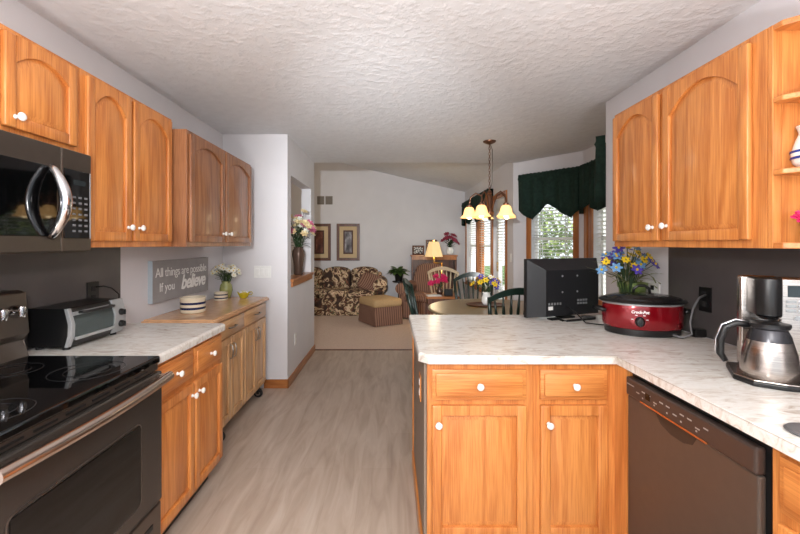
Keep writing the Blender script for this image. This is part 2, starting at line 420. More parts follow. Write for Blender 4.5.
# windows in local wall coordinates
Wd = {}
_, Wd['living'] = wall('wall_living', (XR, 5.17), (XR, 8.67), 2.8, .14, [(.33, 1.00, 0.03, 2.06), (1.12, 3.18, .62, 2.08)])
_, Wd['bayfar'] = wall('wall_bay_far', (2.18, 4.48), (1.6, 5.17), ZT, .14, [(.11, .64, .80, 2.10)])
_, Wd['baymid'] = wall('wall_bay_side', (2.18, 3.55), (2.18, 4.48), ZT, .14, [(.16, .70, .80, 2.10)])
_, Wd['baynear'] = wall('wall_bay_near', (1.6, 2.94), (2.18, 3.55), ZT, .14, [(.14, .70, .80, 2.10)])
def window(n, xf, u0, u1, z0, z1, mull=(), label=''):
    """casing, sash, panes (parts of the window) and a blind of its own"""
    root = sempty('window_%d' % n, xf @ Vector(((u0+u1)/2, 0, z0)), xf.to_euler().z)
    L = lambda v: v - (u0+u1)/2
    c = .065
    bm = NB()
    for a, b, q0, q1 in ((u0-c, u0, z0-c, z1+c), (u1, u1+c, z0-c, z1+c), (u0, u1, z1, z1+c), (u0, u1, z0-c, z0)):
        bx(bm, L(a), L(b), 0, .018, q0-z0, q1-z0, .003)
    bx(bm, L(u0-c-.02), L(u1+c+.02), 0, .05, -c-.004, -c+.022, .004)
    for mu in mull: bx(bm, L(mu-.045), L(mu+.045), -.12, .018, 0, z1-z0, .003)
    obj('casing', bm, 'trimz', root)
    bm = NB()
    for a, b, q0, q1 in ((u0, u0+.035, 0, z1-z0), (u1-.035, u1, 0, z1-z0), (u0, u1, 0, .04), (u0, u1, z1-z0-.04, z1-z0), (u0, u1, (z1-z0)/2-.02, (z1-z0)/2+.02)):
        bx(bm, L(a), L(b), -.12, -.085, q0, q1)
    obj('sash', bm, 'white', root)
    bm = NB(); bx(bm, L(u0), L(u1), -.105, -.100, 0, z1-z0); obj('pane', bm, 'glass', root)
    return root
def blind(xf, u0, u1, z0, z1, label, group='white slatted window blinds', tilt=.22, off=-.05):
    r = xf.to_euler().z; loc = xf @ Vector(((u0+u1)/2, off, z1))
    t = thing('window_blind', label, 'blind', loc, r, None)
    hw = (u1-u0)/2-.008; H = z1-z0
    bm = NB(); n = int(H/.043)
    for i in range(n):
        z = -.05-i*.043; dy = .022*math.cos(tilt); dz = .022*math.sin(tilt)
        a = [bm.verts.new(p) for p in ((-hw, -dy, z-dz), (hw, -dy, z-dz), (hw, dy, z+dz), (-hw, dy, z+dz))]
        b = [bm.verts.new(v.co+Vector((0, 0, .003))) for v in a]
        bm.faces.new(a); bm.faces.new(b)
        for k in range(4): bm.faces.new((a[k], a[(k+1) % 4], b[(k+1) % 4], b[k]))
    obj('slat_panel', bm, 'blind', t)
    bm = NB(); bx(bm, -hw, hw, -.025, .025, -.04, 0, .004); obj('head_rail', bm, 'blind', t)
    for u in (-hw*.62, hw*.62):
        bm = NB(); bx(bm, u-.004, u+.004, -.027, -.024, -H+.03, -.03); bx(bm, u-.004, u+.004, .024, .027, -H+.03, -.03); obj('ladder_tape', bm, 'white', t)
    bm = NB(); bx(bm, -hw, hw, -.022, .022, -H+.005, -H+.025, .003); obj('bottom_rail', bm, 'blind', t)
    return t
window(1, Wd['living'], 1.12, 3.18, .62, 2.08, (2.15,))
window(2, Wd['bayfar'], .11, .64, .80, 2.10)
window(3, Wd['baymid'], .16, .70, .80, 2.10)
window(4, Wd['baynear'], .14, .70, .80, 2.10)
blind(Wd['living'], 1.12, 2.105, .62, 2.08, 'white slatted blind in right half of the double window beside patio door')
blind(Wd['living'], 2.195, 3.18, .62, 2.08, 'white slatted blind in left half of the double window next to the grey far wall')
blind(Wd['bayfar'], .11, .64, .80, 2.10, 'white slatted blind behind arched green valance above the black television')
blind(Wd['baymid'], .16, .70, .80, 2.10, 'white slatted blind seen side-on between television and kitchen wall end')
blind(Wd['baynear'], .14, .70, .80, 2.10, 'white slatted blind of the bay window nearest the kitchen')
# patio door with its casing
xf = Wd['living']; dr = sempty('door_1', xf @ Vector((.665, 0, .03)), xf.to_euler().z)
bm = NB(); c = .07
for a, b, q0, q1 in ((-.335-c, -.335, -.03, 2.03+c), (.335, .335+c, -.03, 2.03+c), (-.335, .335, 2.03, 2.03+c)): bx(bm, a, b, 0, .02, q0, q1, .003)
obj('casing', bm, 'trimz', dr)
bm = NB()
for a, b, q0, q1 in ((-.335, -.24, 0, 2.03), (.24, .335, 0, 2.03), (-.24, .24, 0, .2), (-.24, .24, 1.9, 2.03)): bx(bm, a, b, -.1, -.055, q0, q1)
obj('door_frame', bm, 'white', dr)
bm = NB(); bx(bm, -.24, .24, -.082, -.076, .2, 1.9); obj('pane', bm, 'glass', dr)
bm = NB(); bx(bm, .25, .275, -.055, -.03, .93, 1.08, .005); obj('door_handle', bm, 'brass', dr)
blind(xf, .43, .90, .25, 1.92, 'white slatted blind on narrow glazed patio door right of the double window', off=-.03)
bm = NB(); bx(bm, .80, .86, 0, .03, .75, 2.16, .004); struct('trim_bay', bm, 'trimz', xf=Wd['baymid'])
# trim: baseboards, sill of the pass-through
def base_b(name, x0, x1, y0, y1, mat='trimy'): bm = NB(); bx(bm, x0, x1, y0, y1, 0, .085, .004); return struct(name, bm, mat)
base_b('baseboard_passage', -.996, -.982, 3.786, 5.12)
base_b('baseboard_end', -1.22, -.982, 3.786, 3.8, 'trimx')
base_b('baseboard_far', -4, 1.6, 8.536, 8.55, 'trimx')
base_b('baseboard_living', 1.586, 1.6, 6.25, 8.53)
bm = NB(); bx(bm, -1.135, -.965, 3.915, 4.935, 1.005, 1.035, .004); bx(bm, -.996, -.978, 3.93, 4.92, .955, 1.005, .004); struct('trim_sill', bm, 'trimy')
bm = NB(); bx(bm, -4, 2.3, 5.145, 5.175, 0, .008); struct('trim_threshold', bm, 'walnut')
bm = NB(); bx(bm, XL, XL+.006, .0, 2.357, .914, 1.372); struct('trim_backsplash_left', bm, 'splash')
bm = NB(); bx(bm, XR-.006, XR, .0, 2.27, .914, 1.372); struct('trim_backsplash_right', bm, 'splash')

# ------------------------------------------------------------------ cabinets
def frame_xf(): return None
def arch_pts(x0, x1, z0, z1, rise, n=16):
    """opening outline, counter-clockwise from bottom left; arched head when rise>0"""
    pts = [(x0, z0), (x1, z0)]
    if rise <= 0: return pts+[(x1, z1), (x0, z1)]
    wv = x1-x0; zs = z1-rise
    for i in range(n+1):
        t = i/n; x = x1-wv*t; s = 1-(2*t-1)**2
        pts.append((x, zs+rise*s))
    return pts
def door_part(parent, x0, x1, z0, z1, wood, rise=0, st=.042, name='door'):
    """front faces -y; frame of stiles and rails with a raised panel as sub-part"""
    T = .02
    bm = NB(); ox0, ox1, oz0, oz1 = x0+st, x1-st, z0+st, z1-st
    bx(bm, x0, ox0, -T, 0, z0, z1, .0055, 3); bx(bm, ox1, x1, -T, 0, z0, z1, .0055, 3)
    bx(bm, ox0-.001, ox1+.001, -T+.0008, 0, z0, oz0, .003)
    hp = arch_pts(ox0-.001, ox1+.001, oz0, oz1, rise)[2:]
    prism(bm, [(ox0-.001, z1), (ox1+.001, z1)]+[(p[0], p[1]) for p in hp], 1, -T+.0008, 0)
    d = obj(name, bm, M[wood+'z'], parent, smooth=30)
    bm = NB(); cx, cz = (ox0+ox1)/2, (oz0+oz1-rise*.3)/2
    outl = arch_pts(ox0, ox1, oz0, oz1, rise); loops = []
    for off, y in ((0, -.005), (.010, -.0075), (.024, -.0125)):
        lp = []
        sx = (ox1-ox0-2*off)/(ox1-ox0)
        for p in outl:
            z = p[1]
            if z <= oz0+1e-6: z2 = z+off
            else: z2 = z-off
            lp.append(bm.verts.new((cx+(p[0]-cx)*sx, y, z2)))
        loops.append(lp)
    n = len(outl)
    for A, B in zip(loops, loops[1:]):
        for i in range(n): bm.faces.new((A[i], A[(i+1) % n], B[(i+1) % n], B[i]))
    bm.faces.new(loops[-1]); bm.faces.new(loops[0][::-1])
    obj('raised_panel', bm, M[wood+'z'], d, smooth=20)
    return d
def knob_part(parent, x, z, mat='ceramic', y=-.02):
    bm = NB()
    lathe(bm, [(.004, 0), (.009, .001), (.006, .005), (.005, .012), (.012, .017), (.0155, .023), (.013, .028), (.006, .0305), (0, .031)], (0, 0, 0), 14)
    bm.transform(Matrix.Translation((x, y, z)) @ R90X)
    return obj('knob', bm, mat, parent, smooth='all', label='white ceramic knob')
def drawer_part(parent, x0, x1, z0, z1, wood):
    bm = NB(); bx(bm, x0, x1, -.013, 0, z0, z1, .004)
    a = .016
    bx(bm, x0+a, x1-a, -.021, -.010, z0+a, z1-a, .006)
    return obj('drawer', bm, M[wood+'h'], parent, smooth=30)
def cabinet(name, label, loc, rotz, wd, d, h, wood, doors=(), drawers=(), toe=False, crown=False, group=None):
    t = thing(name, label, 'cabinet', loc, rotz, group)
    bm = NB()
    z0 = .105 if toe else 0
    bx(bm, 0, wd, 0, d, z0, h, .0015)
    obj('carcass', bm, M[wood+'z'], t)
    if toe:
        bm = NB(); bx(bm, .002, wd-.002, .07, d, 0, .105); obj('toe_kick', bm, 'black', t)
    for (x0, x1, q0, q1, rise, kx, kz) in doors:
        dd = door_part(t, x0, x1, q0, q1, wood, rise)
        if kx is not None: knob_part(dd, kx, kz)
    for (x0, x1, q0, q1) in drawers:
        dd = drawer_part(t, x0, x1, q0, q1, wood); knob_part(dd, (x0+x1)/2, (q0+q1)/2, y=-.021)
    return t
UZ, UH = 1.37, .748
# left run: local x = world +Y, local y = towards the wall
LR = PI/2
FXL = -1.294; DU = -FXL-(-XL)
DU = (-XL)-1.294-.002
cabinet('wall_cabinet', 'short honey oak cabinet mounted above the dark microwave', (FXL, .88, 1.757), LR, .758, DU, .361, 'oak',
        [(.03, .37, .022, .34, .05, .33, .07), (.425, .728, .022, .34, .05, .46, .06)])
cabinet('wall_cabinet', 'tall honey oak two-door cabinet right of the microwave, above the toaster oven', (FXL, 1.64, UZ), LR, .690, DU, UH, 'oak',
        [(.022, .306, .028, .728, .07, .275, .095), (.326, .665, .028, .728, .07, .357, .095)])
cabinet('wall_cabinet', 'browner oak two-door cabinet with arched panels above the grey sign', (-1.215, 2.345, 1.368), LR, 1.075, -XL-1.215-.002, .70, 'brown',
        [(.02, .50, .028, .68, .06, .465, .09), (.53, 1.045, .028, .68, .06, .565, .09)])
cabinet('base_cabinet', 'honey oak base cabinet with two drawers over two doors between range and cart', (-1.01, 1.648, 0), LR, .687, .606, .876, 'oak',
        [(.012, .345, .135, .688, 0, .318, .63), (.362, .68, .135, .688, 0, .39, .63)],
        [(.012, .345, .715, .855), (.362, .68, .715, .855)], toe=True)
# right run: local x = world -Y, local y = towards the right wall
RR = -PI/2
cabinet('wall_cabinet', 'honey oak two-door cabinet with arched panels on the right wall', (1.28, 2.262, UZ), RR, .917, .318, .75, 'oak',
        [(.012, .39, .03, .728, .08, .36, .095), (.425, .865, .03, .728, .09, .455, .098)])
cabinet('base_cabinet', 'honey oak base cabinet right of the dishwasher, under the near counter', (.985, 1.02, 0), RR, .62, .612, .876, 'oak',
        [(.03, .59, .135, .688, 0, .55, .62)], [(.03, .59, .715, .855)], toe=True)
# peninsula: local = world
cabinet('base_cabinet', 'wider honey oak peninsula cabinet at the open end of the counter', (.155, 1.70, 0), 0, .455, .60, .876, 'oak',
        [(.02, .424, .135, .696, 0, .047, .62)], [(.02, .424, .718, .848)], toe=True)
cabinet('base_cabinet', 'narrow honey oak peninsula cabinet next to the corner by the dishwasher', (.61, 1.70, 0), 0, .385, .60, .876, 'oak',
        [(.028, .315, .135, .696, 0, .06, .62)], [(.028, .315, .718, .848)], toe=True)
bm = NB(); bx(bm, .352, .38, -.086, 0, .105, .876); obj('filler_strip', bm, 'oakz', bpy.data.objects['base_cabinet.003'])
# finished back and end of the peninsula
t = thing('peninsula_panel', 'taupe end panel with oak corner trim closing the peninsula beside the walkway', 'panel', (.155, 2.31, 0))
bm = NB(); bx(bm, 0.001, 1.44, 0, .19, 0, .876); obj('back_panel', bm, 'splash', t)
bm = NB(); bx(bm, -.012, -.001, -.60, .17, 0, .876); bm_mat = plain('taupe_panel', (128, 112, 98), .5); obj('end_panel', bm, bm_mat, t)
bm = NB(); bx(bm, -.02, .002, .17, .192, 0, .876, .003); obj('corner_trim', bm, 'oakz', t)
bm = NB(); bx(bm, -.024, -.012, -.595, .17, 0, .09, .003); obj('base_trim', bm, 'oaky', t)
t = thing('outlet', 'small oak-coloured outlet plate on the end of the peninsula', 'outlet', (.143, 1.90, .70))
bm = NB(); bx(bm, -.006, 0, -.04, .04, -.06, .06, .002); obj('plate', bm, 'oakz', t)
for s in (-1, 1):
    bm = NB(); bx(bm, -.009, -.005, -.014, .014, s*.024-.014, s*.024+.014, .002); obj('socket', bm, 'ceramic', t)
# open corner shelf unit hanging at the near end of the right wall cabinet
t = thing('corner_shelf', 'open honey oak end shelf with clipped corners on the right wall cabinet', 'shelf', (1.28, 1.343, UZ), RR)
Dp = .318
def shelf_bm(z0, z1):
    bm = NB(); prism(bm, [(.0185, .001), (.05, .001), (.34, .29), (.34, Dp), (.0185, Dp)], 2, z0, z1, .003); return bm
bm = NB(); bx(bm, 0, .0182, .03, Dp, .0, .75); obj('side_panel', bm, 'oakz', t)
bm = NB(); bx(bm, 0, .0182, 0, .03, .0, .75, .002); obj('front_stile', bm, 'oakz', t)
bm = NB(); bx(bm, .016, .34, Dp-.012, Dp, .02, .73); obj('back_panel', bm, 'oakz', t)
for z0, z1 in ((0, .02), (.245, .263), (.487, .505), (.73, .75)): obj('shelf', shelf_bm(z0, z1), 'oakh', t)

# countertops
def top(name, label, pts, loc):
    bm = NB(); prism(bm, pts, 2, .876, .914)
    es = [e for e in bm.edges if all(v.co.z > .91 for v in e.verts)]
    bmesh.ops.bevel(bm, geom=es, offset=.011, segments=2, profile=.5, affect='EDGES')
    o = obj(name, bm, 'counter'); rel(o, loc); tag(o, label, 'countertop'); return o
top('countertop', 'marbled off-white laminate counter under the toaster oven', [(XL+.008, 1.645), (-.982, 1.645), (-.982, 2.34), (-1.005, 2.362), (XL+.008, 2.362)], (-1.3, 2.0, .876))
top('countertop', 'marbled off-white L-shaped laminate counter of the peninsula and right wall',
    [(.12, 1.72), (.16, 1.672), (.955, 1.672), (.955, .4), (XR-.008, .4), (XR-.008, 2.64), (.12, 2.64)], (1.0, 2.0, .876))

# ------------------------------------------------------------------ range (local: x=+Y world, -y = front)
t = thing('range', 'dark stainless electric range with black glass cooktop and bowed handle', 'range', (-.985, .88, 0), LR)
W = .758; D = .617
bm = NB(); bx(bm, 0, W, 0, D, .03, .895, .003); obj('body', bm, 'bstd', t)
bm = NB(); bx(bm, -.0, W, -.03, D-.08, .893, .924, .008, 3); obj('cooktop', bm, 'blackgloss', t)
cook = None
for (x, y, r) in ((.2, .12, .10), (.56, .12, .115), (.2, .40, .075), (.56, .40, .09)):
    bm = NB()
    for rr in (r, r*.62):
        tube(bm, arc((x, y, .9242), rr, 0, 360, 40, 'xy')[:-1], .0012, 4, True)
    obj('burner_ring', bm, plain('ring_print', (30, 30, 32), .25), t)
bm = NB(); prism(bm, [(D-.11, .905), (D-.075, .99), (D-.105, 1.02), (D-.09, 1.185), (D-.06, 1.195), (D-.002, 1.195), (D-.002, .905)], 0, 0, W, .004); bg_ = obj('backguard', bm, 'bst', t)
for kx in (.06, .135, .62, .695):
    bm = NB(); lathe(bm, [(.026, 0), (.026, .012), (.021, .022), (.021, .034), (0, .036)], n=18)
    bx(bm, -.005, .005, -.022, .022, .03, .044, .002)
    bm.transform(Matrix.Translation((kx, D-.098, 1.115)) @ R90X); obj('knob', bm, 'chrome', t, smooth=40)
bm = NB(); bx(bm, .24, .52, D-.103, D-.094, 1.06, 1.155, .003); obj('display', bm, 'blackgloss', t)
bm = NB(); bx(bm, .003, W-.003, -.02, .0, .866, .893, .002); vt = obj('vent_trim', bm, 'bst', t)
for i in range(6):
    bm = NB(); bx(bm, .08+i*.105, .155+i*.105, -.024, -.019, .876, .883); obj('vent_slot', bm, 'black', t)
bm = NB(); bx(bm, .002, W-.002, -.038, .0, .335, .862, .006); dd = obj('oven_door', bm, 'bstd', t)
bm = NB(); bx(bm, .10, W-.15, -.041, -.036, .405, .70, .001)
obj('oven_window', bm, 'blackgloss', dd)
bm = NB()
def rrect(x0, x1, z0, z1, r, y):
    pts = []
    for cx, cz, a in ((x1-r, z1-r, 0), (x0+r, z1-r, 90), (x0+r, z0+r, 180), (x1-r, z0+r, 270)): pts += arc((cx, y, cz), r, a, a+90, 5)
    return pts
tube(bm, rrect(.09, W-.14, .395, .71, .03, -.039), .002, 6, True); obj('window_trim', bm, 'bst', dd)
bm = NB(); pts = []
n = 14
for i in range(n+1):
    u = i/n; pts.append((.03+u*(W-.045), -.075-.022*math.sin(PI*u), .845))
tube(bm, pts, .019, 12)
for x in (.05, W-.035):
    bx(bm, x-.014, x+.014, -.078, -.036, .833, .857, .004)
obj('handle', bm, plain('handle_steel', (205, 188, 176), .2, 1), dd, smooth=50)
bm = NB(); bx(bm, .002, W-.002, -.034, 0, .06, .325, .006); dd = obj('storage_drawer', bm, 'bst', t)
bm = NB(); bx(bm, .06, W-.06, -.0365, -.03, .245, .268, .002); obj('finger_groove', bm, 'black', dd)
for x in (.06, W-.06):
    for y in (.06, D-.06):
        bm = NB(); lathe(bm, [(.02, 0), (.02, .03)], (x, y, 0), 12); obj('foot', bm, 'black', t)

# ------------------------------------------------------------------ microwave
t = thing('microwave', 'dark stainless over-range microwave with large bowed chrome handle', 'microwave', (-1.262, .88, 1.352), LR)
H = .402; D = -XL-1.262-.002
bm = NB(); bx(bm, 0, .757, 0.0, D, 0.0, H, .003); obj('body', bm, 'bst', t)
bm = NB(); bx(bm, .002, .605, -.022, 0, .004, H-.004, .004); dd = obj('door', bm, 'bst', t)
bm = NB(); bx(bm, .03, .585, -.0245, -.020, .06, H-.085, .002); obj('window', bm, 'blackgloss', dd)
pts = []
for i in range(17):
    u = i/16; pts.append((.548, -.030-.056*math.sin(PI*u)**.8, .055+u*(H-.14)))
bm = NB(); tube(bm, pts, [.012+.008*math.sin(PI*i/16) for i in range(17)], 12); obj('handle', bm, 'chrome', dd, smooth='all')
bm = NB(); lathe(bm, [(.014, 0), (.014, .002), (0, .0025)], n=20); bm.transform(Matrix.Translation((.335, -.022, H-.042)) @ R90X); obj('badge', bm, 'cartmetal', dd)
bm = NB(); bx(bm, .608, .755, -.022, 0, .004, H-.004, .004); dd = obj('control_panel', bm, 'bst', t)
bm = NB(); bx(bm, .616, .744, -.0245, -.02, .055, H-.08, .002); pn = obj('panel_glass', bm, 'blackgloss', dd)
bm = NB(); bx(bm, .742, .748, -.0255, -.021, .055, H-.08, .001); obj('panel_edge', bm, 'silver', dd)
bm = NB()
for r_ in range(7):
    for q in range(3): bx(bm, .654+q*.03, .670+q*.03, -.0252, -.0244, .08+r_*.022, .088+r_*.022)
obj('key_print', bm, plain('key_grey', (110, 112, 116), .5), dd)
bm = NB(); bx(bm, .66, .72, -.0252, -.0244, .265, .285); obj('clock_display', bm, plain('display_dark', (30, 40, 44), .2), dd)

# ------------------------------------------------------------------ dishwasher (local x = -Y world, -y = front)
t = thing('dishwasher', 'bronze stainless dishwasher with pocket handle under the right counter', 'dishwasher', (.985, 1.612, 0), RR)
W = .59
bm = NB(); bx(bm, 0.002, W-.002, 0, .58, .1, .866); obj('body', bm, 'black', t)
bm = NB(); bx(bm, .004, W-.012, -.022, 0, .12, .775, .006); dd = obj('door', bm, 'dw', t)
bm = NB(); bx(bm, .004, W-.012, -.030, 0, .777, .85, .007); cp = obj('control_panel', bm, 'dwpanel', t)
bm = NB(); bx(bm, .10, .42, -.034, -.026, .779, .786, .002); obj('lip_reflection', bm, plain('copper_reflection', (190, 120, 72), .25, .8), cp)  # copper reflection put into the colour of the panel lip
bm = NB()
for i in range(11):
    x = .075+i*.033; bx(bm, x, x+.018, -.0308, -.0296, .815+(.006 if i % 3 else -.008), .819+(.006 if i % 3 else -.008))
    if i % 2: bx(bm, x+.002, x+.008, -.0308, -.0296, .797, .802)
bx(bm, .015, .06, -.0308, -.0296, .822, .826)
obj('label_print', bm, 'silver', cp)
bm = NB(); bx(bm, .13, .155, -.0312, -.0296, .803, .826); obj('display', bm, 'blackgloss', cp)
bm = NB(); prism(bm, [(.17, .775), (.20, .742), (.25, .728), (.31, .728), (.35, .742), (.37, .775)], 1, -.0228, -.012, .001); obj('pocket_handle', bm, plain('pocket', (40, 34, 32), .4), dd)
bm = NB(); bx(bm, .0, W, .05, .4, 0.0, .1); obj('toe_panel', bm, 'black', t)

# ------------------------------------------------------------------ rolling cart
t = thing('rolling_cart', 'pale oak kitchen cart with four doors on black casters', 'cart', (-1.165, 2.56, 0), LR)
W = 1.09; D = -XL-1.165-.02
bm = NB(); bx(bm, 0, W, 0, D, .11, .866, .002); obj('carcass', bm, 'palez', t)
bm = NB(); prism(bm, [(-.03, -.03), (W+.02, -.03), (W+.02, D), (-.03, D)], 2, .868, .898)
es = [e for e in bm.edges if all(v.co.z > .89 for v in e.verts)]
bmesh.ops.bevel(bm, geom=es, offset=.01, segments=2, affect='EDGES'); obj('worktop', bm, plain('cart_top', (212, 168, 128), .12, noise=.1, nscale=18), t)
for i in range(2):
    x0 = .02+i*.53
    bm = NB(); bx(bm, x0, x0+.515, -.018, 0, .735, .85, .004); bx(bm, x0+.03, x0+.485, -.021, -.012, .76, .825, .004); dd = obj('drawer', bm, 'paleh', t, smooth=30)
    bm = NB(); tube(bm, [(x0+.205, -.02, .792), (x0+.21, -.04, .792), (x0+.26, -.046, .792), (x0+.31, -.04, .792), (x0+.315, -.02, .792)], .0055, 8); obj('pull', bm, 'cartmetal', dd, smooth='all')
    for j in range(2):
        a = x0+j*.259; dd = door_part(t, a, a+.254, .14, .72, 'pale', 0, .045)
        kx = a+.228 if j == 0 else a+.026
        bm = NB(); tube(bm, [(kx, -.018, .57), (kx, -.038, .575), (kx, -.044, .62), (kx, -.038, .665), (kx, -.018, .67)], .0055, 8); obj('pull', bm, 'cartmetal', dd, smooth='all')
for x in (.20, W-.08):
    for y in (.035, D-.06):
        bm = NB(); lathe(bm, [(.012, -.012), (.034, -.012), (.04, -.006), (.04, .006), (.034, .012), (.012, .012)], (0, 0, 0), 20, ax=0)
        bm.transform(Matrix.Translation((x, y, .04))); cs = obj('caster', bm, 'rubber', t, smooth=40)
        bm = NB(); lathe(bm, [(.0, -.014), (.02, -.014), (.02, .014), (0, .014)], (x, y, .04), 14, ax=0); obj('hub', bm, 'chrome', cs)
        bm = NB(); bx(bm, x-.02, x-.014, y-.012, y+.012, .035, .11); bx(bm, x+.014, x+.02, y-.012, y+.012, .035, .11); bx(bm, x-.02, x+.02, y-.02, y+.02, .102, .11); obj('fork', bm, 'black', cs)

# ------------------------------------------------------------------ toaster oven (local x=+Y, -y front)
t = thing('toaster_oven', 'black and silver toaster oven on the left counter', 'toaster oven', (-1.415, 1.735, .914), LR)
W = .355; D = .185; z0 = .015; z1 = .185
bm = NB(); prism(bm, [(.012, z0), (-.004, z0+.05), (-.006, z0+.10), (.012, z1-.005), (.03, z1), (D, z1), (D, z0)], 0, 0.006, W-.006)
obj('housing', bm, 'black', t)
prof = [(.006, z0), (-.012, z0+.05), (-.014, z0+.10), (.006, z1)]
def front_strip(x0, x1, mat, nm, p=None, dy=0):
    bm = NB(); prism(bm, [(y+dy, z) for y, z in prof]+[(y+dy+.016, z) for y, z in prof[::-1]], 0, x0, x1, .002); return obj(nm, bm, mat, p or t)
front_strip(0, .02, 'silver', 'side_trim'); front_strip(.272, W, 'silver', 'control_panel')
bm = NB(); prism(bm, [(-.010, z0+.035), (-.013, z0+.09), (.003, z1-.03), (.006, z1-.03), (-.010, z0+.09), (-.007, z0+.035)], 0, .022, .27); dd = obj('glass_door', bm, 'ovenglass', t)
bm = NB(); bx(bm, .022, .27, -.016, -.006, z0+.028, z0+.042, .002); bx(bm, .022, .27, -.004, .01, z1-.034, z1-.018, .002); obj('door_rail', bm, 'silver', dd)
bm = NB(); tube(bm, [(.05, -.006, z1-.022), (.055, -.03, z1-.022), (.24, -.03, z1-.022), (.245, -.006, z1-.022)], .007, 8); obj('door_handle', bm, 'black', dd, smooth='all')
bm = NB()
for i in range(14): tube(bm, [(.028+i*.0185, .004, z0+.075), (.028+i*.0185, D-.01, z0+.075)], .0018, 5)
tube(bm, [(.025, .004, z0+.075), (.27, .004, z0+.075)], .0025, 5); obj('rack', bm, 'chrome', t)
for zk in (z0+.045, z0+.105):
    bm = NB(); lathe(bm, [(.017, 0), (.017, .008), (.013, .02), (0, .021)], n=16); bx(bm, -.003, .003, -.013, .013, .018, .026, .001)
    bm.transform(Matrix.Translation((.315, -.012, zk)) @ R90X); obj('knob', bm, 'black', t, smooth=40)
for x in (.03, W-.03):
    for y in (.035, D-.03):
        bm = NB(); lathe(bm, [(.014, 0), (.016, .016)], (x, y, 0), 12); obj('foot', bm, 'rubber', t)

# ------------------------------------------------------------------ sign on the wall
t = thing('wall_sign', 'grey board sign with white lettering hung above the cart', 'sign', (XL, 2.635, .985), LR)
SW, SH, ST = .80, .285, .03
bm = NB(); bx(bm, 0, SW, -ST, 0, 0, SH); obj('board', bm, 'sign', t)
bm = NB(); bx(bm, -.003, .0, -ST, 0, 0, SH); obj('board_edge', bm, 'signedge', t)
def lettering(s, size, x, z, **k):
    bm = text_bm(s, size, **k); bm.transform(Matrix.Translation((x, -ST-.0006, z)) @ R90X); return obj('lettering', bm, 'letter', t)
lettering('All things are possible', .091, .03, .172, space=.93)
lettering('If you', .086, .075, .07)
lettering('believe', .15, .355, .060, shear=.3, offset=.004, space=.92)

# ------------------------------------------------------------------ crockery on the cart
CT = .8985
def crock(px, base_y, wpx, hpx, label, bands):
    Y = F*(ZC-CT)/(base_y-HY); r = wpx/2*Y/F; h = hpx*Y/F
    loc = Vector(((px-CX)/F*Y, Y+r*.5, CT)); t = thing('striped_crock', label, 'crock', loc, 0)
    bm = NB(); lathe(bm, [(r*.9, 0), (r*.98, .006), (r, h*.1), (r, h*.9), (r*1.03, h*.95), (r*1.0, h), (r*.88, h), (r*.86, h*.1), (0, h*.08)], n=32); obj('bowl', bm, 'cream', t, smooth=40)
    for zf in bands:
        bm = NB(); lathe(bm, [(r*1.0, h*(zf-.075)), (r*1.012, h*(zf-.07)), (r*1.012, h*(zf+.07)), (r*1.0, h*(zf+.075))], n=32); obj('blue_band', bm, 'navy', t, smooth=40, label='navy blue band')
crock(190, 313, 23.5, 15.5, 'larger cream crock with two navy bands in front of the sign', (.3, .62))
crock(219.5, 300.5, 13, 8, 'smaller cream crock with two navy bands beside the sage green vase', (.3, .72))
def flower(bm, bmc, c, d, r, n=6, cup=.2):
    """petals into bm, centre into bmc; faces direction d"""
    d = Vector(d).normalized(); u = d.cross(Vector((0, 0, 1)))
    if u.length < .01: u = Vector((1, 0, 0))
    u.normalize(); v = d.cross(u); c = Vector(c)
    for k in range(n):
        a = 2*PI*k/n; e = u*math.cos(a)+v*math.sin(a); s = d.cross(e)
        q = [c, c+e*r*.5+s*r*.3+d*r*cup*.5, c+e*r+d*r*cup+s*r*.12, c+e*r+d*r*cup-s*r*.12, c+e*r*.5-s*r*.3+d*r*cup*.5]
        vs = [bm.verts.new(p) for p in q]; vs2 = [bm.verts.new(p-d*r*.1) for p in q]
        bm.faces.new(vs); bm.faces.new(vs2[::-1])
        for i in range(5): bm.faces.new((vs[i], vs2[i], vs2[(i+1) % 5], vs[(i+1) % 5]))
    if bmc is not None: ball(bmc, c+d*r*.12, r*.22, seg=8)
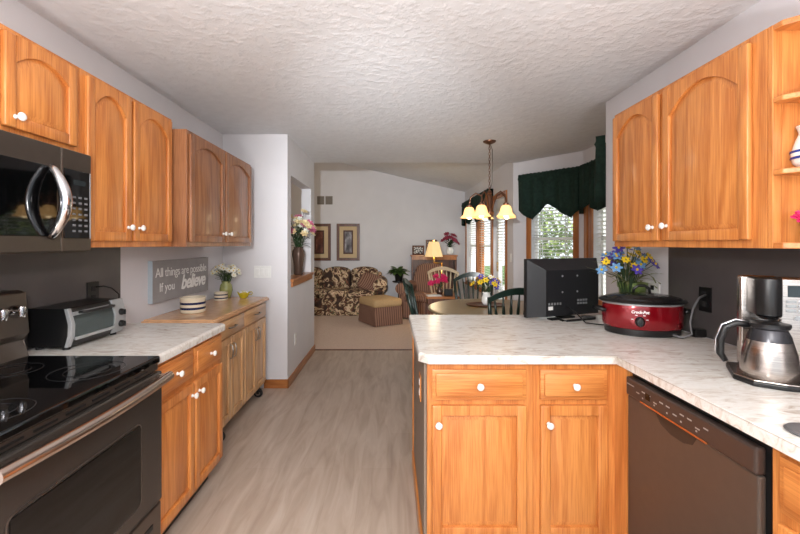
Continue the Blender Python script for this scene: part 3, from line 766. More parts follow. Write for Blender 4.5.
def bouquet(name, label, loc, kinds, R, H, nl, leafmat='leaf', stem_z=.0, lw=.02, ll=.12, spread=1.0, cat='flowers', roundish=False, depth=1.0, ups=.5, xmax=9):
    """flowers (one mesh per bloom with its centre as sub-part), leaves and stems in local space; loc is the vase mouth"""
    t = thing(name, label, cat, loc, random.uniform(0, .3))
    st = NB(); lf = NB()
    for mat, cnt, r, cmat, npet in kinds:
        for i in range(cnt):
            a = random.uniform(0, 2*PI); q = math.sqrt(random.uniform(.02, 1))
            el = H*(1-.5*q*q)*random.uniform(.62, 1.05)
            p = Vector((R*q*math.cos(a)*spread, R*q*math.sin(a)*depth, el))
            d = Vector((p.x*.7, p.y*.7-.25*R-.02, .25*H+.03))
            if roundish:
                bm = NB()
                for k, (rr, cu) in enumerate(((r, .15), (r*.8, .5), (r*.5, 1.0))): flower(bm, None, p, d, rr, npet, cu)
                f = obj('bloom', bm, mat, t)
            else:
                bm = NB(); bc = NB(); flower(bm, bc, p, d, r, npet, .15)
                f = obj('bloom', bm, mat, t); obj('bloom_centre', bc, cmat, f)
            m_ = p*.45; m_.z = p.z*.55
            tube(st, [(0, 0, stem_z), m_, p-d.normalized()*.004], .0022, 5)
    for i in range(nl):
        a = random.uniform(0, 2*PI); q = random.uniform(.1, .6)
        p = Vector((R*.35*q*math.cos(a), R*.35*q*math.sin(a), H*random.uniform(.0, .5)))
        d = Vector((math.cos(a)*spread, math.sin(a)*depth, random.uniform(.1, 1.2)*ups*2))
        leaf(lf, p, d, ll*random.uniform(.6, 1.2), lw*random.uniform(.7, 1.2), random.uniform(.1, .5))
    for v in lf.verts:
        lim = xmax-loc[0]
        if v.co.x > lim-.03: v.co.x = lim-.03-random.uniform(0, .02)
    obj('stems', st, 'leafd', t); obj('leaves', lf, leafmat, t)
    return t
# sage vase and daisies
vl = Vector((-1.49, 3.57, CT))
t = thing('flower_vase', 'sage green glazed vase on the far end of the cart', 'vase', vl)
bm = NB(); lathe(bm, [(.032, 0), (.045, .02), (.056, .07), (.05, .115), (.034, .14), (.042, .152), (.036, .152), (.028, .138), (.04, .11), (.03, .02), (0, .015)], n=24); obj('body', bm, 'celadon', t, smooth='all')
bouquet('daisy_bouquet', 'white daisies in the sage green vase on the cart', vl+Vector((0, 0, .15)), [('petalwhite', 34, .024, 'yellow', 8)], .125, .17, 34, ll=.09, lw=.016, stem_z=-.1)
Y = F*(ZC-CT)/(298.5-HY)
bl = Vector(((242.5-CX)/F*Y, Y+.03, CT)); t = thing('glass_bowl', 'small yellow glass bowl on the far corner of the cart', 'bowl', bl)
bm = NB(); lathe(bm, [(.028, 0), (.032, .006), (.045, .03), (.058, .055), (.054, .055), (.04, .03), (.026, .01), (0, .008)], n=20)
for v in bm.verts:
    if v.co.z > .05: v.co.z += .007*math.sin(4*math.atan2(v.co.y, v.co.x))
obj('body', bm, 'yellowglass', t, smooth='all')
bm = NB(); tube(bm, [(.055, 0, .05), (.07, 0, .058), (.078, 0, .045), (.07, 0, .03), (.05, 0, .03)], .004, 6); obj('handle', bm, 'yellowglass', t, smooth='all')
bm = NB()
for i in range(7):
    a = i*.9; ball(bm, (.026*math.cos(a), .026*math.sin(a), .046), .014, seg=8)
o = obj('candies', bm, 'ceramic'); o.location = bl; o['kind'] = 'stuff'; tag(o, 'white sweets heaped in the small yellow glass bowl', 'sweets')

# plates on walls
def plate(name, label, cat, loc, rotz, wd, h, mat='white', n=1, kind='rocker', pm='white'):
    t = thing(name, label, cat, loc, rotz)
    bm = NB(); bx(bm, -wd/2, wd/2, -.006, 0, -h/2, h/2, .002); obj('plate', bm, mat, t)
    for i in range(n):
        x = (i-(n-1)/2)*.046
        if kind == 'rocker':
            bm = NB(); bx(bm, x-.016, x+.016, -.009, -.005, -.033, .033, .002); obj('rocker', bm, pm, t)
        else:
            for s in (-1, 1):
                bm = NB(); bx(bm, x-.015, x+.015, -.009, -.005, s*.024-.014, s*.024+.014, .003); obj('socket', bm, pm, t)
    return t
plate('light_switch', 'white triple switch plate on the grey wall beyond the cart', 'switch', (-1.235, 3.8, 1.117), 0, .165, .115, n=3)
plate('outlet', 'white outlet low on the side wall below the pass-through', 'outlet', (-.996, 4.10, .40), PI/2, .075, .118, n=1, kind='o', pm='ceramic')
plate('outlet', 'black outlet plate on the left backsplash behind the toaster oven', 'outlet', (XL+.006, 2.135, 1.12), PI/2, .085, .12, 'black', 1, 'o', 'rubber')
plate('outlet', 'black outlet plate on the right backsplash above the red slow cooker cord', 'outlet', (XR-.006, 2.0, 1.105), -PI/2, .08, .125, 'black', 1, 'o', 'rubber')
plate('outlet', 'white outlet plate with black plugs beside the green flower pot', 'outlet', (XR, 2.41, 1.095), -PI/2, .13, .125, 'white', 1, 'o', 'rubber')
plate('light_switch', 'white switch plate between patio door and angled bay wall', 'switch', (XR, 5.31-.04, 1.2), -PI/2, .06, .115, n=1)

# ------------------------------------------------------------------ monitor / television on the peninsula
a = math.atan2(.20, .54)
t = thing('television', 'black flat television on the peninsula, seen from the back', 'television', (1.11, 2.545, .914), a)
W = .575; z0, z1 = .012, .378
bm = NB(); bx(bm, -W/2, W/2, .0, .03, z0, z1, .004); obj('screen_bezel', bm, 'black', t)
bm = NB(); bx(bm, -W/2+.015, W/2-.015, .029, .032, z0+.015, z1-.015); obj('screen', bm, 'blackgloss', t)
bm = NB()  # tapered back shell
o_ = [(-W/2+.004, z0+.003), (W/2-.004, z0+.003), (W/2-.004, z1-.003), (-W/2+.004, z1-.003)]
i_ = [(-W/2+.10, z0+.01), (W/2-.05, z0+.01), (W/2-.05, z1-.07), (-W/2+.10, z1-.07)]
A = [bm.verts.new((x, 0, z)) for x, z in o_]; B = [bm.verts.new((x, -.055, z)) for x, z in i_]
for k in range(4): bm.faces.new((A[k], A[(k+1) % 4], B[(k+1) % 4], B[k]))
bm.faces.new(B); bm.faces.new(A[::-1]); obj('back_shell', bm, plain('charcoal_plastic', (28, 29, 32), .45), t)
for x, z in ((-.06, .27), (.06, .27), (-.06, .17), (.06, .17)):
    bm = NB(); lathe(bm, [(.006, 0), (.006, .002), (0, .003)], n=10); bm.transform(Matrix.Translation((x, -.055, z)) @ R90X); obj('screw', bm, 'silver', t)
bm = NB()
for i in range(5): bx(bm, -.17+i*.022, -.158+i*.022, -.0565, -.054, .092, .106)
for i in range(4):
    for j in range(2): bx(bm, .06+i*.022, .076+i*.022, -.0565, -.054, .088+j*.02, .1+j*.02)
obj('port_print', bm, plain('port_grey', (120, 122, 124), .5), t)
bm = NB(); bx(bm, -.17, -.135, -.0565, -.054, .062, .084); obj('spec_sticker', bm, 'white', t)
bm = NB(); pts = [(-.09, -.05, .008), (-.12, -.12, .008), (-.10, -.135, .008), (.12, -.135, .008), (.14, -.12, .008), (.10, -.05, .008)]
tube(bm, pts, .007, 8); bx(bm, -.05, .05, -.05, .02, .001, .014, .003); bx(bm, -.16, -.10, -.075, -.03, .001, .012, .003); obj('stand', bm, 'black', t, smooth=40)
bm = NB(); tube(bm, [P(567, 307, 2.44), P(575, 312, 2.40), P(582, 319, 2.36), Vector((1.14, 2.31, .924)), Vector((1.22, 2.28, .919)), Vector((1.31, 2.28, .919))], .004, 6)
obj('cord', bm, 'black', bpy.data.objects['television'], world=True, smooth='all')

# ------------------------------------------------------------------ slow cooker
t = thing('slow_cooker', 'oval red slow cooker with black lid on the corner counter', 'slow cooker', (1.335, 2.105, .9145), math.radians(-13)); t.scale = (1, 1, 1.14)
ea, eb = .190, .142
def oval(prof, mat, nm, par=t, sm=40):
    bm = NB(); lathe(bm, [(r, z) for r, z in prof], n=48, sx=1, sy=eb/ea); return obj(nm, bm, mat, par, smooth=sm)
oval([(ea*.86, 0), (ea*.93, .004), (ea*.95, .03), (ea*.93, .032)], 'black', 'base')
body = oval([(ea*.93, .03), (ea*.985, .04), (ea*1.0, .08), (ea*.99, .125), (ea*.97, .137), (ea*.9, .137)], 'red', 'body')
oval([(ea*.97, .1365), (ea*1.0, .138), (ea*1.0, .144), (ea*.97, .146)], 'silver', 'rim')
cro = oval([(ea*.96, .146), (ea*1.07, .148), (ea*1.08, .154), (ea*1.0, .160), (ea*.9, .160)], 'black', 'stoneware_rim')
lid = oval([(ea*.97, .160), (ea*.95, .166), (ea*.7, .178), (ea*.3, .185), (0, .186)], 'lidglass', 'lid')
bm = NB(); tube(bm, [(-.04, 0, .184), (-.036, 0, .205), (-.015, 0, .218), (.015, 0, .218), (.036, 0, .205), (.04, 0, .184)], .0075, 8); obj('lid_handle', bm, 'black', lid, smooth='all')
for s in (-1, 1):
    bm = NB(); tube(bm, [(s*ea*.97, -.045, .105), (s*(ea+.025), -.035, .11), (s*(ea+.03), .035, .11), (s*ea*.97, .045, .105)], .009, 8); obj('side_handle', bm, 'black', t, smooth='all')
yf = -eb*.962; TZ = Matrix.Rotation(math.radians(-12.6), 4, 'Z')
bm = NB(); lathe(bm, [(.022, 0), (.022, .008), (.014, .02), (0, .021)], n=18); bx(bm, -.004, .004, -.018, .018, .018, .025, .001); bm.transform(Matrix.Translation((-.055, yf, .07)) @ TZ @ R90X); obj('dial', bm, 'black', body, smooth=40)
bm = text_bm('Crock-Pot', .018, shear=.2, align='CENTER', offset=.0006); bm.transform(Matrix.Translation((-.055, yf-.0012, .106)) @ TZ @ R90X); obj('lettering', bm, 'letter', body)
bm = NB()
for x, z in ((-.032, .078), (-.015, .096), (.02, .096), (.032, .078)): bx(bm, x-.006, x+.004, -.0025, .001, z, z+.003)
bm.transform(Matrix.Translation((-.055, yf, 0)) @ TZ)
obj('setting_marks', bm, 'letter', body)
# cords at the right wall
bm = NB(); tube(bm, [P(706, 300, 1.99), P(699, 303, 1.97), P(693, 312, 1.96), P(690, 325, 1.95), Vector((1.47, 1.93, .94)), Vector((1.44, 1.95, .921)), Vector((1.40, 1.99, .930)), Vector((1.40, 2.03, .945))], .005, 6)
obj('cord', bm, plain('grey_cord', (96, 96, 98), .5), bpy.data.objects['slow_cooker'], world=True, smooth='all')
bm = NB(); tube(bm, [P(92+4, 287, 2.13), P(104, 286, 2.14), P(112, 288, 2.16), P(119, 294, 2.2), P(119, 305, 2.2), P(117, 318, 2.2), Vector((-1.585, 2.2, .93))], .004, 6)
obj('cord', bm, 'black', bpy.data.objects['toaster_oven'], world=True, smooth='all')

# pot of artificial flowers behind the slow cooker
pl = Vector((1.49, 2.44, .914)); t = thing('flower_pot', 'ribbed green pot behind the red slow cooker', 'pot', pl)
bm = NB(); prof = [(.055, 0), (.06, .01), (.074, .20), (.082, .205), (.084, .235), (.076, .235), (.07, .21), (.055, .03), (0, .03)]
lathe(bm, prof, n=36)
for v in bm.verts:
    if .015 < v.co.z < .2:
        k = 1+.02*math.cos(18*math.atan2(v.co.y, v.co.x)); v.co.x *= k; v.co.y *= k
obj('body', bm, 'potgreen', t, smooth='all')
bouquet('spring_bouquet', 'blue, violet and yellow artificial flowers in the green pot', pl+Vector((-.055, -.04, .23)),
        [('blue', 15, .034, 'yellow', 6), ('violet', 14, .034, 'yellow', 6), ('yellow', 15, .025, 'olive', 7)], .175, .24, 60, 'leafdry', -.15, .014, .22, depth=.8, xmax=1.575)

# ------------------------------------------------------------------ coffee maker and carafe
CR = math.radians(-25)
t = thing('coffee_maker', 'steel and black drip coffee maker on the right counter', 'coffee maker', (1.35, 1.372, .9145), CR)
bp = [(-.145, -.06), (-.11, -.125), (-.03, -.14), (.08, -.13), (.15, -.08), (.165, .05), (.155, .105), (-.12, .105)]
bm = NB(); prism(bm, bp, 2, .0, .016, .004); obj('base', bm, 'black', t)
bm = NB(); prism(bm, [(x*.985, y*.985) for x, y in bp], 2, .0165, .021, .002); obj('base_trim', bm, 'steel', t)
bm = NB(); bx(bm, -.09, .02, .062, .102, .02, .355, .010, 3); obj('tower', bm, 'steel', t, smooth=40)
bm = NB(); bx(bm, .006, .150, .025, .102, .02, .352, .010, 3); pc = obj('control_column', bm, 'steel', t, smooth=40)
bm = NB(); bx(bm, .0, .014, .017, .06, .22, .353, .005); obj('column_edge', bm, 'black', pc)
bm = NB(); bx(bm, .030, .080, .0225, .03, .285, .325, .001); obj('display', bm, plain('lcd', (40, 52, 56), .2), pc)
bm = NB()
for j in range(3): bx(bm, .025, .053, .021, .03, .232+j*.016, .242+j*.016, .002); bx(bm, .057, .085, .021, .03, .232+j*.016, .242+j*.016, .002)
lathe(bm, [(.009, .020), (.009, .028)], (.055, 0, .212), 14, ax=1); obj('buttons', bm, 'silver', pc)
bm = NB(); prism(bm, [(p[0], p[1]) for p in arc((-.036, -.02, 0), .035, 180, 360, 14, 'xy')]+[(-.001, .061), (-.071, .061)], 2, .224, .352, .004); obj('brew_basket', bm, 'black', t, smooth=40)
bm = NB(); lathe(bm, [(.022, .212), (.035, .2235)], (-.040, -.03, 0), 20); obj('drip_nozzle', bm, 'chrome', t, smooth=40)
cl = ROOT[t.name] @ Vector((-.045, -.05, .0215))
t = thing('coffee_carafe', 'stainless thermal carafe with black handle standing on the coffee maker base', 'carafe', cl, math.radians(-30))
bm = NB(); lathe(bm, [(.074, 0), (.077, .004), (.077, .03), (.071, .08), (.060, .122), (.056, .128)], n=36); obj('body', bm, 'steel', t, smooth=40)
bm = NB(); lathe(bm, [(.060, .122), (.056, .140), (.047, .160), (.053, .166), (.053, .172), (.04, .176)], n=30); obj('neck', bm, plain('dark_neck', (66, 66, 70), .25, .6), t, smooth=40)
bm = NB(); lathe(bm, [(.055, .170), (.055, .180), (.03, .186), (0, .187)], n=24); obj('lid', bm, 'black', t, smooth=40)
bm = NB(); tube(bm, [(-.05, .0, .168), (-.085, .0, .172), (-.115, 0, .155), (-.13, 0, .11), (-.13, 0, .06), (-.115, 0, .035)], [.010, .012, .013, .013, .012, .009], 10); obj('handle', bm, 'black', t, smooth='all')
bm = NB(); tube(bm, [(-.05, .0, .179), (-.088, .0, .184), (-.125, 0, .163), (-.143, 0, .11), (-.143, 0, .06)], .004, 8); obj('handle_trim', bm, 'chrome', t, smooth='all')
# metal trivet near the counter edge
o = None
bm = NB(); lathe(bm, [(.05, 0), (.055, .004), (.05, .008), (.035, .006), (0, .006)], n=28); o = obj('metal_trivet', bm, plain('grey_metal', (120, 120, 122), .4, .6), smooth=40); o.location = (1.045, .975, .9145); tag(o, 'round grey metal disc lying near the front edge of the right counter', 'trivet')
# black battery case / small adapter beside slow cooker
bm = NB(); bx(bm, -.03, .03, -.02, .02, 0, .04, .006); o = obj('power_adapter', bm, 'black'); o.location = (1.555, 2.0, .9145); tag(o, 'small black power adapter on the counter under the right outlet', 'adapter')

# ------------------------------------------------------------------ things on the corner shelf
sz = UZ+.263
t = thing('milk_jug', 'white glazed jug with blue bands on the middle corner shelf', 'jug', (1.375, 1.285, sz))
bm = NB(); lathe(bm, [(.035, 0), (.05, .02), (.055, .05), (.042, .095), (.034, .115), (.042, .140), (.036, .140), (.028, .115), (0, .1)], n=24); obj('body', bm, 'ceramic', t, smooth='all')
for z in (.035, .055):
    bm = NB(); r = .0545 if z < .04 else .0558; lathe(bm, [(r, z-.004), (r+.0012, z), (r-.0002, z+.004)], n=24); obj('blue_band', bm, plain('cobalt', (40, 60, 140), .2), t)
bouquet('rose_sprig', 'pink artificial roses with green leaves lying on the lower corner shelf', (1.385, 1.285, UZ+.02), [('magenta', 3, .03, None, 6), ('pink', 2, .026, None, 6)], .075, .155, 14, 'leaf', .0, .035, .10, roundish=True)

# ------------------------------------------------------------------ pass-through vase
vl = Vector((-1.05, 4.48, 1.0355)); t = thing('tall_vase', 'tall dark bronze vase standing in the wall pass-through', 'vase', vl)
bm = NB(); lathe(bm, [(.045, 0), (.05, .01), (.055, .12), (.072, .23), (.07, .27), (.05, .30), (.055, .315), (.045, .315), (.04, .29), (0, .28)], n=24); obj('body', bm, 'vasebrown', t, smooth='all')
bouquet('mixed_bouquet', 'pink and cream artificial flowers in the bronze vase of the pass-through', vl+Vector((0, 0, .31)), [('pink', 8, .058, None, 7), ('creamp', 16, .045, None, 6), ('petalwhite', 13, .034, None, 6)], .18, .43, 56, 'leafd', -.1, .03, .13, roundish=True, depth=1.0)

# ------------------------------------------------------------------ dining set
TC = Vector((1.02, 3.95, 0))
t = thing('dining_table', 'round dining table with tan top under the chandelier', 'table', TC)
bm = NB(); lathe(bm, [(.62, .722), (.645, .728), (.65, .742), (.64, .75), (0, .75)], n=64); obj('tabletop', bm, 'tabletop', t, smooth=30)
bm = NB(); lathe(bm, [(.56, .66), (.56, .722)], n=48); obj('apron', bm, 'green', t, smooth=40)
bm = NB(); lathe(bm, [(.07, .10), (.10, .14), (.06, .25), (.05, .40), (.08, .55), (.12, .66)], n=24); obj('pedestal', bm, 'green', t, smooth=40)
for k in range(4):
    a = PI/4+k*PI/2; d = Vector((math.cos(a), math.sin(a), 0)); bm = NB()
    tube(bm, [d*.04+Vector((0, 0, .22)), d*.18+Vector((0, 0, .16)), d*.36+Vector((0, 0, .035))], [.045, .04, .03], 8); obj('foot', bm, 'green', t, smooth='all')
t = thing('wooden_tray', 'flat oval brown wooden tray on the dining table', 'tray', TC+Vector((-.045, .13, .7505)))
bm = NB(); lathe(bm, [(.17, 0), (.195, .008), (.20, .016), (.19, .014), (.165, .006), (0, .006)], n=36, sy=.75); obj('body', bm, 'walnut', t, smooth=40)
vl = TC+Vector((-.03, .15, .757)); t = thing('table_vase', 'small white vase on the wooden tray of the dining table', 'vase', vl)
bm = NB(); lathe(bm, [(.035, 0), (.05, .03), (.05, .07), (.035, .11), (.042, .13), (.035, .13), (0, .10)], n=20); obj('body', bm, 'ceramic', t, smooth='all')
bouquet('table_bouquet', 'yellow and violet flowers in the white vase on the dining table', vl+Vector((0, 0, .125)), [('yellow', 7, .034, 'olive', 6), ('violet', 6, .034, 'yellow', 6), ('petalwhite', 3, .03, 'yellow', 6)], .15, .20, 34, 'leafd', -.08, .014, .2)
# windsor chair, local: front -y, back +y
def chair(label, loc, rotz, mat='green'):
    t = thing('windsor_chair', label, 'chair', loc, rotz, None)
    sh = .45
    bm = NB(); prism(bm, [(-.20, -.20), (-.12, -.225), (.12, -.225), (.20, -.20), (.225, -.05), (.20, .16), (.12, .20), (-.12, .20), (-.20, .16), (-.225, -.05)], 2, sh-.035, sh, .010, 3); obj('seat', bm, mat, t, smooth=40)
    for sx in (-1, 1):
        for sy in (-1, 1):
            bm = NB(); a = Vector((sx*.14, sy*.14, sh-.02)); b = Vector((sx*.20, sy*.21, 0))
            tube(bm, [a, a.lerp(b, .2), a.lerp(b, .35), a.lerp(b, .5), a.lerp(b, .7), b], [.014, .02, .015, .022, .018, .011], 10); obj('leg', bm, mat, t, smooth='all')
    bm = NB(); tube(bm, [(-.175, -.18, .2), (-.175, .18, .2)], .01, 8); tube(bm, [(.175, -.18, .2), (.175, .18, .2)], .01, 8); tube(bm, [(-.175, 0, .2), (.175, 0, .2)], .011, 8); obj('stretcher', bm, mat, t, smooth='all')
    n = 12; pts = []; rows = []
    bm = NB()
    for i in range(n+1):
        u = i/n*2-1; x = u*.245; y = .285+.03-.05*u*u; z = 1.01-.085*u*u+.0*abs(u); hh = .052-.012*abs(u)
        rows.append([bm.verts.new((x, y-.011, z-hh*.6)), bm.verts.new((x, y+.011, z-hh*.6)), bm.verts.new((x, y+.017, z+hh*.5)), bm.verts.new((x, y-.005, z+hh*.5))])
    for A, B in zip(rows, rows[1:]):
        for k in range(4): bm.faces.new((A[k], A[(k+1) % 4], B[(k+1) % 4], B[k]))
    bm.faces.new(rows[0][::-1]); bm.faces.new(rows[-1]); obj('crest_rail', bm, mat, t, smooth=50)
    for s in (-1, 1):
        bm = NB(); a = Vector((s*.175, .155, sh-.01)); b = Vector((s*.235, .268, .95))
        tube(bm, [a, a.lerp(b, .15), a.lerp(b, .3), a.lerp(b, .6), b], [.013, .018, .013, .018, .014], 10); obj('back_post', bm, mat, t, smooth='all')
    for i in range(7):
        u = (i-3)/3; bm = NB(); a = Vector((u*.115, .165+.01*(1-u*u), sh-.01)); b = Vector((u*.19, .31-.03*u*u, .98-.055*u*u))
        tube(bm, [a, a.lerp(b, .5), a.lerp(b, .75), b], [.007, .008, .013, .007], 8); obj('spindle', bm, mat, t, smooth='all')
    return t
ch = chair('dark green windsor chair nearest the peninsula, its back to the camera', (1.03, 3.475, 0), PI)
dup(ch, (.98, 4.62, 0), math.radians(-8), 'dark green windsor chair on the far side of the table by the windows')
dup(ch, (.45, 4.02, 0), math.radians(82), 'dark green windsor chair seen edge-on at the left of the table')

# ------------------------------------------------------------------ chandelier
CC = Vector((1.01, 4.05, 0))
t = thing('chandelier', 'bronze five-arm chandelier with lit bell shades over the dining table', 'chandelier', (CC.x, CC.y, ZT))
bm = NB(); lathe(bm, [(.065, 0), (.062, -.012), (.03, -.028), (.01, -.034), (0, -.034)], n=24); obj('canopy', bm, 'bronze', t, smooth=40)
bm = NB(); zt = -.034; zb = -.505; nl = 17
for i in range(nl):
    z = zt+(zb-zt)*(i+.5)/nl; L = (zt-zb)/nl*.66
    pts = []
    for k in range(10):
        a = 2*PI*k/10; q = (.009*math.cos(a), L*math.sin(a)); pts.append((q[0], 0, z+q[1]) if i % 2 else (0, q[0], z+q[1]))
    tube(bm, pts, .0026, 5, True)
obj('chain', bm, 'bronze', t, smooth='all')
bm = NB(); tube(bm, [(.006, 0, -.03), (.03, 0, -.09), (.028, 0, -.3), (.03, .01, -.42), (.0, 0, -.52)], .0025, 5); obj('wire', bm, 'black', t, smooth='all')
bm = NB(); lathe(bm, [(.006, -.50), (.02, -.515), (.03, -.535), (.018, -.55), (.032, -.575), (.032, -.70), (.045, -.72), (.045, -.75), (.03, -.77), (.012, -.79), (.018, -.80), (0, -.815)], n=20); obj('column', bm, 'bronze', t, smooth=40)
for k in range(5):
    a = math.radians(18+72*k); d = Vector((math.cos(a), math.sin(a), 0)); zz = Vector((0, 0, 1))
    bm = NB(); tube(bm, [d*.025-zz*.72, d*.05-zz*.64, d*.085-zz*.555, d*.14-zz*.53, d*.19-zz*.57, d*.205-zz*.635, d*.205-zz*.66], .0075, 8); ar = obj('arm', bm, 'bronze', t, smooth='all')
    bm = NB(); lathe(bm, [(.012, -.645), (.028, -.655), (.028, -.69), (.02, -.70)], tuple(d*.205), 16); obj('socket_cup', bm, 'bronze', ar, smooth=40)
    bm = NB(); lathe(bm, [(.028, -.672), (.045, -.685), (.056, -.72), (.062, -.75), (.094, -.782), (.091, -.785), (.058, -.754), (.052, -.72), (.04, -.69), (.024, -.676)], tuple(d*.205), 24)
    obj('shade', bm, 'shade', ar, smooth='all', label='lit amber glass bell shade')
    bm = NB(); ball(bm, tuple(d*.205-zz*.765), .03, sz=1.15); obj('bulb', bm, 'bulb', ar, smooth='all')

# ------------------------------------------------------------------ valances
def valance(label, xf, u0, u1, ztop, fn, off=.07, returns=True, skip=()):
    """gathered cloth with its own folds; fn(u 0..1) gives the drop"""
    r = xf.to_euler().z; uc = (u0+u1)/2
    t = thing('window_valance', label, 'valance', xf @ Vector((uc, 0, ztop)), r, None)
    bm = NB(); n = 90; rows = []
    hw = (u1-u0)/2
    for i in range(n+1):
        u = i/n; x = -hw+2*hw*u; dr = fn(u); col = []
        for j, f in enumerate((0, .04, .08, .12, .16, .45, .75, 1.0)):
            amp = .004 if f < .14 else .020*min(1, f+.3)
            y = off+amp*math.sin(u*hw*2*38+.6*math.sin(u*9))+(.012 if f == .12 else 0)+(.006*random.uniform(-1, 1) if f == 0 else 0)
            z = -dr*f+(.004*math.sin(u*hw*2*120)+random.uniform(-.003, .003) if f == 0 else 0)
            col.append(bm.verts.new((x, y, z)))
        rows.append(col)
    for A, B in zip(rows, rows[1:]):
        for j in range(7): bm.faces.new((A[j], B[j], B[j+1], A[j+1]))
    for e in (0, n):                        # returns to the wall
        col = rows[e]; x = -hw if e == 0 else hw
        wv = [bm.verts.new((x, .004, v.co.z)) for v in col]
        for j in range(7): bm.faces.new((col[j], wv[j], wv[j+1], col[j+1]))
    bmesh.ops.solidify(bm, geom=bm.faces[:], thickness=.003)
    obj('cloth', bm, 'valance', t, smooth='all')
    bm = NB(); tube(bm, [(-hw+.01, off-.022, -.045), (hw-.01, off-.022, -.045)], .008, 8); obj('rod', bm, 'brass', t)
    return t
def dips(u):
    # cut like the photo: long tails at 0.2 and 0.75, arch in between
    pts = [(0, .40), (.15, .42), (.24, .30), (.36, .24), (.5, .18), (.62, .26), (.78, .37), (.9, .34), (1, .22)]
    for (a, x), (b, y) in zip(pts, pts[1:]):
        if a <= u <= b: return x+(y-x)*(u-a)/(b-a)
    return .4
def dips2(u):
    return .26+.16*abs(math.cos(PI*2*u))
def hem(*pts):
    def f(u):
        for (a, x), (b, y) in zip(pts, pts[1:]):
            if a <= u <= b: k = (u-a)/(b-a); return x+(y-x)*k
        return pts[-1][1]
    return f
valance('dark green gathered valance with arched hem on the angled bay window', Wd['bayfar'], .02, .79, 2.262, hem((0, .50), (.12, .58), (.3, .49), (.47, .40), (.6, .47), (.725, .58), (.82, .55), (1, .45)))
valance('dark green valance on the bay window facing the table, seen side-on', Wd['baymid'], .06, .88, 2.262, lambda u: .44+.10*abs(math.cos(PI*2*u)))
valance('dark green valance on the bay window nearest the kitchen wall end', Wd['baynear'], .0, .82, 2.20, lambda u: .50-.16*math.sin(PI*u))
valance('dark green valance on the double window by the grey far wall', Wd['living'], 1.0, 3.28, 2.25, lambda u: .34+.14*abs(math.cos(PI*3*u)), off=.09)

# ------------------------------------------------------------------ living room
# sofa, local front -y
t = thing('sofa', 'floral sofa with rolled arms against the grey far wall', 'sofa', (-1.12, 8.0, .004))
SWd = 2.02
bm = NB(); bx(bm, -SWd/2+.05, SWd/2-.05, -.42, .40, .02, .34, .03, 3); obj('frame', bm, 'floral', t, smooth=40)
bm = NB(); bx(bm, -SWd/2+.04, SWd/2-.04, -.435, -.42, .01, .28); obj('skirt', bm, 'floral', t)
for k in range(3):
    a = -.83+k*.553
    bm = NB(); bx(bm, a, a+.55, -.44, .18, .33, .49, .05, 4); obj('seat_cushion', bm, 'floral', t, smooth='all')
for k in range(3):
    a = -.86+k*.573; bm = NB(); pts = []
    for i in range(13):
        u = i/12; pts.append((a+.57*u, .83+.08*math.sin(PI*u)**.6))
    prism(bm, [(a, .45), (a+.57, .45)]+pts[::-1], 1, .10, .32, .05, 3); obj('back_cushion', bm, 'floral', t, smooth='all')
bm = NB(); bx(bm, -SWd/2+.08, SWd/2-.08, .28, .44, .30, .80, .05, 3); obj('back', bm, 'floral', t, smooth=40)
for s in (-1, 1):
    bm = NB(); xa = s*(SWd/2-.10)
    bx(bm, xa-.07, xa+.07, -.42, .40, .02, .55, .02); lathe(bm, [(.10, -.46), (.135, -.44), (.135, .38), (.10, .40)], (xa, 0, .575), 24, ax=1); obj('arm', bm, 'floral', t, smooth=40)
# cushion on the sofa
bm = NB(); bmesh.ops.create_uvsphere(bm, u_segments=20, v_segments=12, radius=.24)
for v in bm.verts:
    v.co = Vector((math.copysign(abs(v.co.x/.24)**.55, v.co.x)*.22, v.co.y*.32, math.copysign(abs(v.co.z/.24)**.55, v.co.z)*.20))
o = obj('throw_pillow', bm, 'stripe', smooth='all'); o.location = (-.42, 7.76, .635); o.rotation_euler = (math.radians(-42), math.radians(16), math.radians(-14)); tag(o, 'striped red-brown cushion leaning on the right seat of the floral sofa', 'cushion')
# ottoman
t = thing('ottoman', 'square ottoman with tan top and striped skirt in front of the sofa', 'ottoman', (-.19, 6.93, .004), math.radians(30))
bm = NB(); prism(bm, [(-.26, -.30), (.26, -.30), (.26, .30), (-.26, .30)], 2, .01, .32)
for v in bm.verts:
    if v.co.z < .1: v.co.x *= 1.05; v.co.y *= 1.05
obj('skirt', bm, 'stripe', t)
bm = NB(); bx(bm, -.275, .275, -.315, .315, .31, .45, .05, 4); obj('cushion', bm, 'tan', t, smooth='all')
# armchair
t = thing('armchair', 'striped rust wing armchair with rolled arms beside the ottoman', 'armchair', (.64, 7.52, .004), math.radians(-20))
bm = NB(); bx(bm, -.36, .36, -.40, .38, .02, .33, .02); obj('frame', bm, 'stripe', t)
bm = NB(); bx(bm, -.27, .27, -.44, .20, .32, .46, .05, 4); obj('seat_cushion', bm, 'stripe', t, smooth='all')
bm = NB(); prism(bm, [(-.30, .3), (.30, .3), (.33, .75), (.27, .98), (.12, 1.04), (-.12, 1.04), (-.27, .98), (-.33, .75)], 1, .18, .38, .05, 4)
bm.transform(Matrix.Translation((0, .05, 0)) @ Matrix.Rotation(math.radians(-8), 4, 'X')); obj('backrest', bm, 'stripe', t, smooth='all')
for s in (-1, 1):
    bm = NB(); bx(bm, s*.33-.06, s*.33+.06, -.40, .36, .02, .55, .02); lathe(bm, [(.07, -.43), (.10, -.42), (.10, .34), (.07, .36)], (s*.345, 0, .56), 20, ax=1); obj('arm', bm, 'stripe', t, smooth=40)
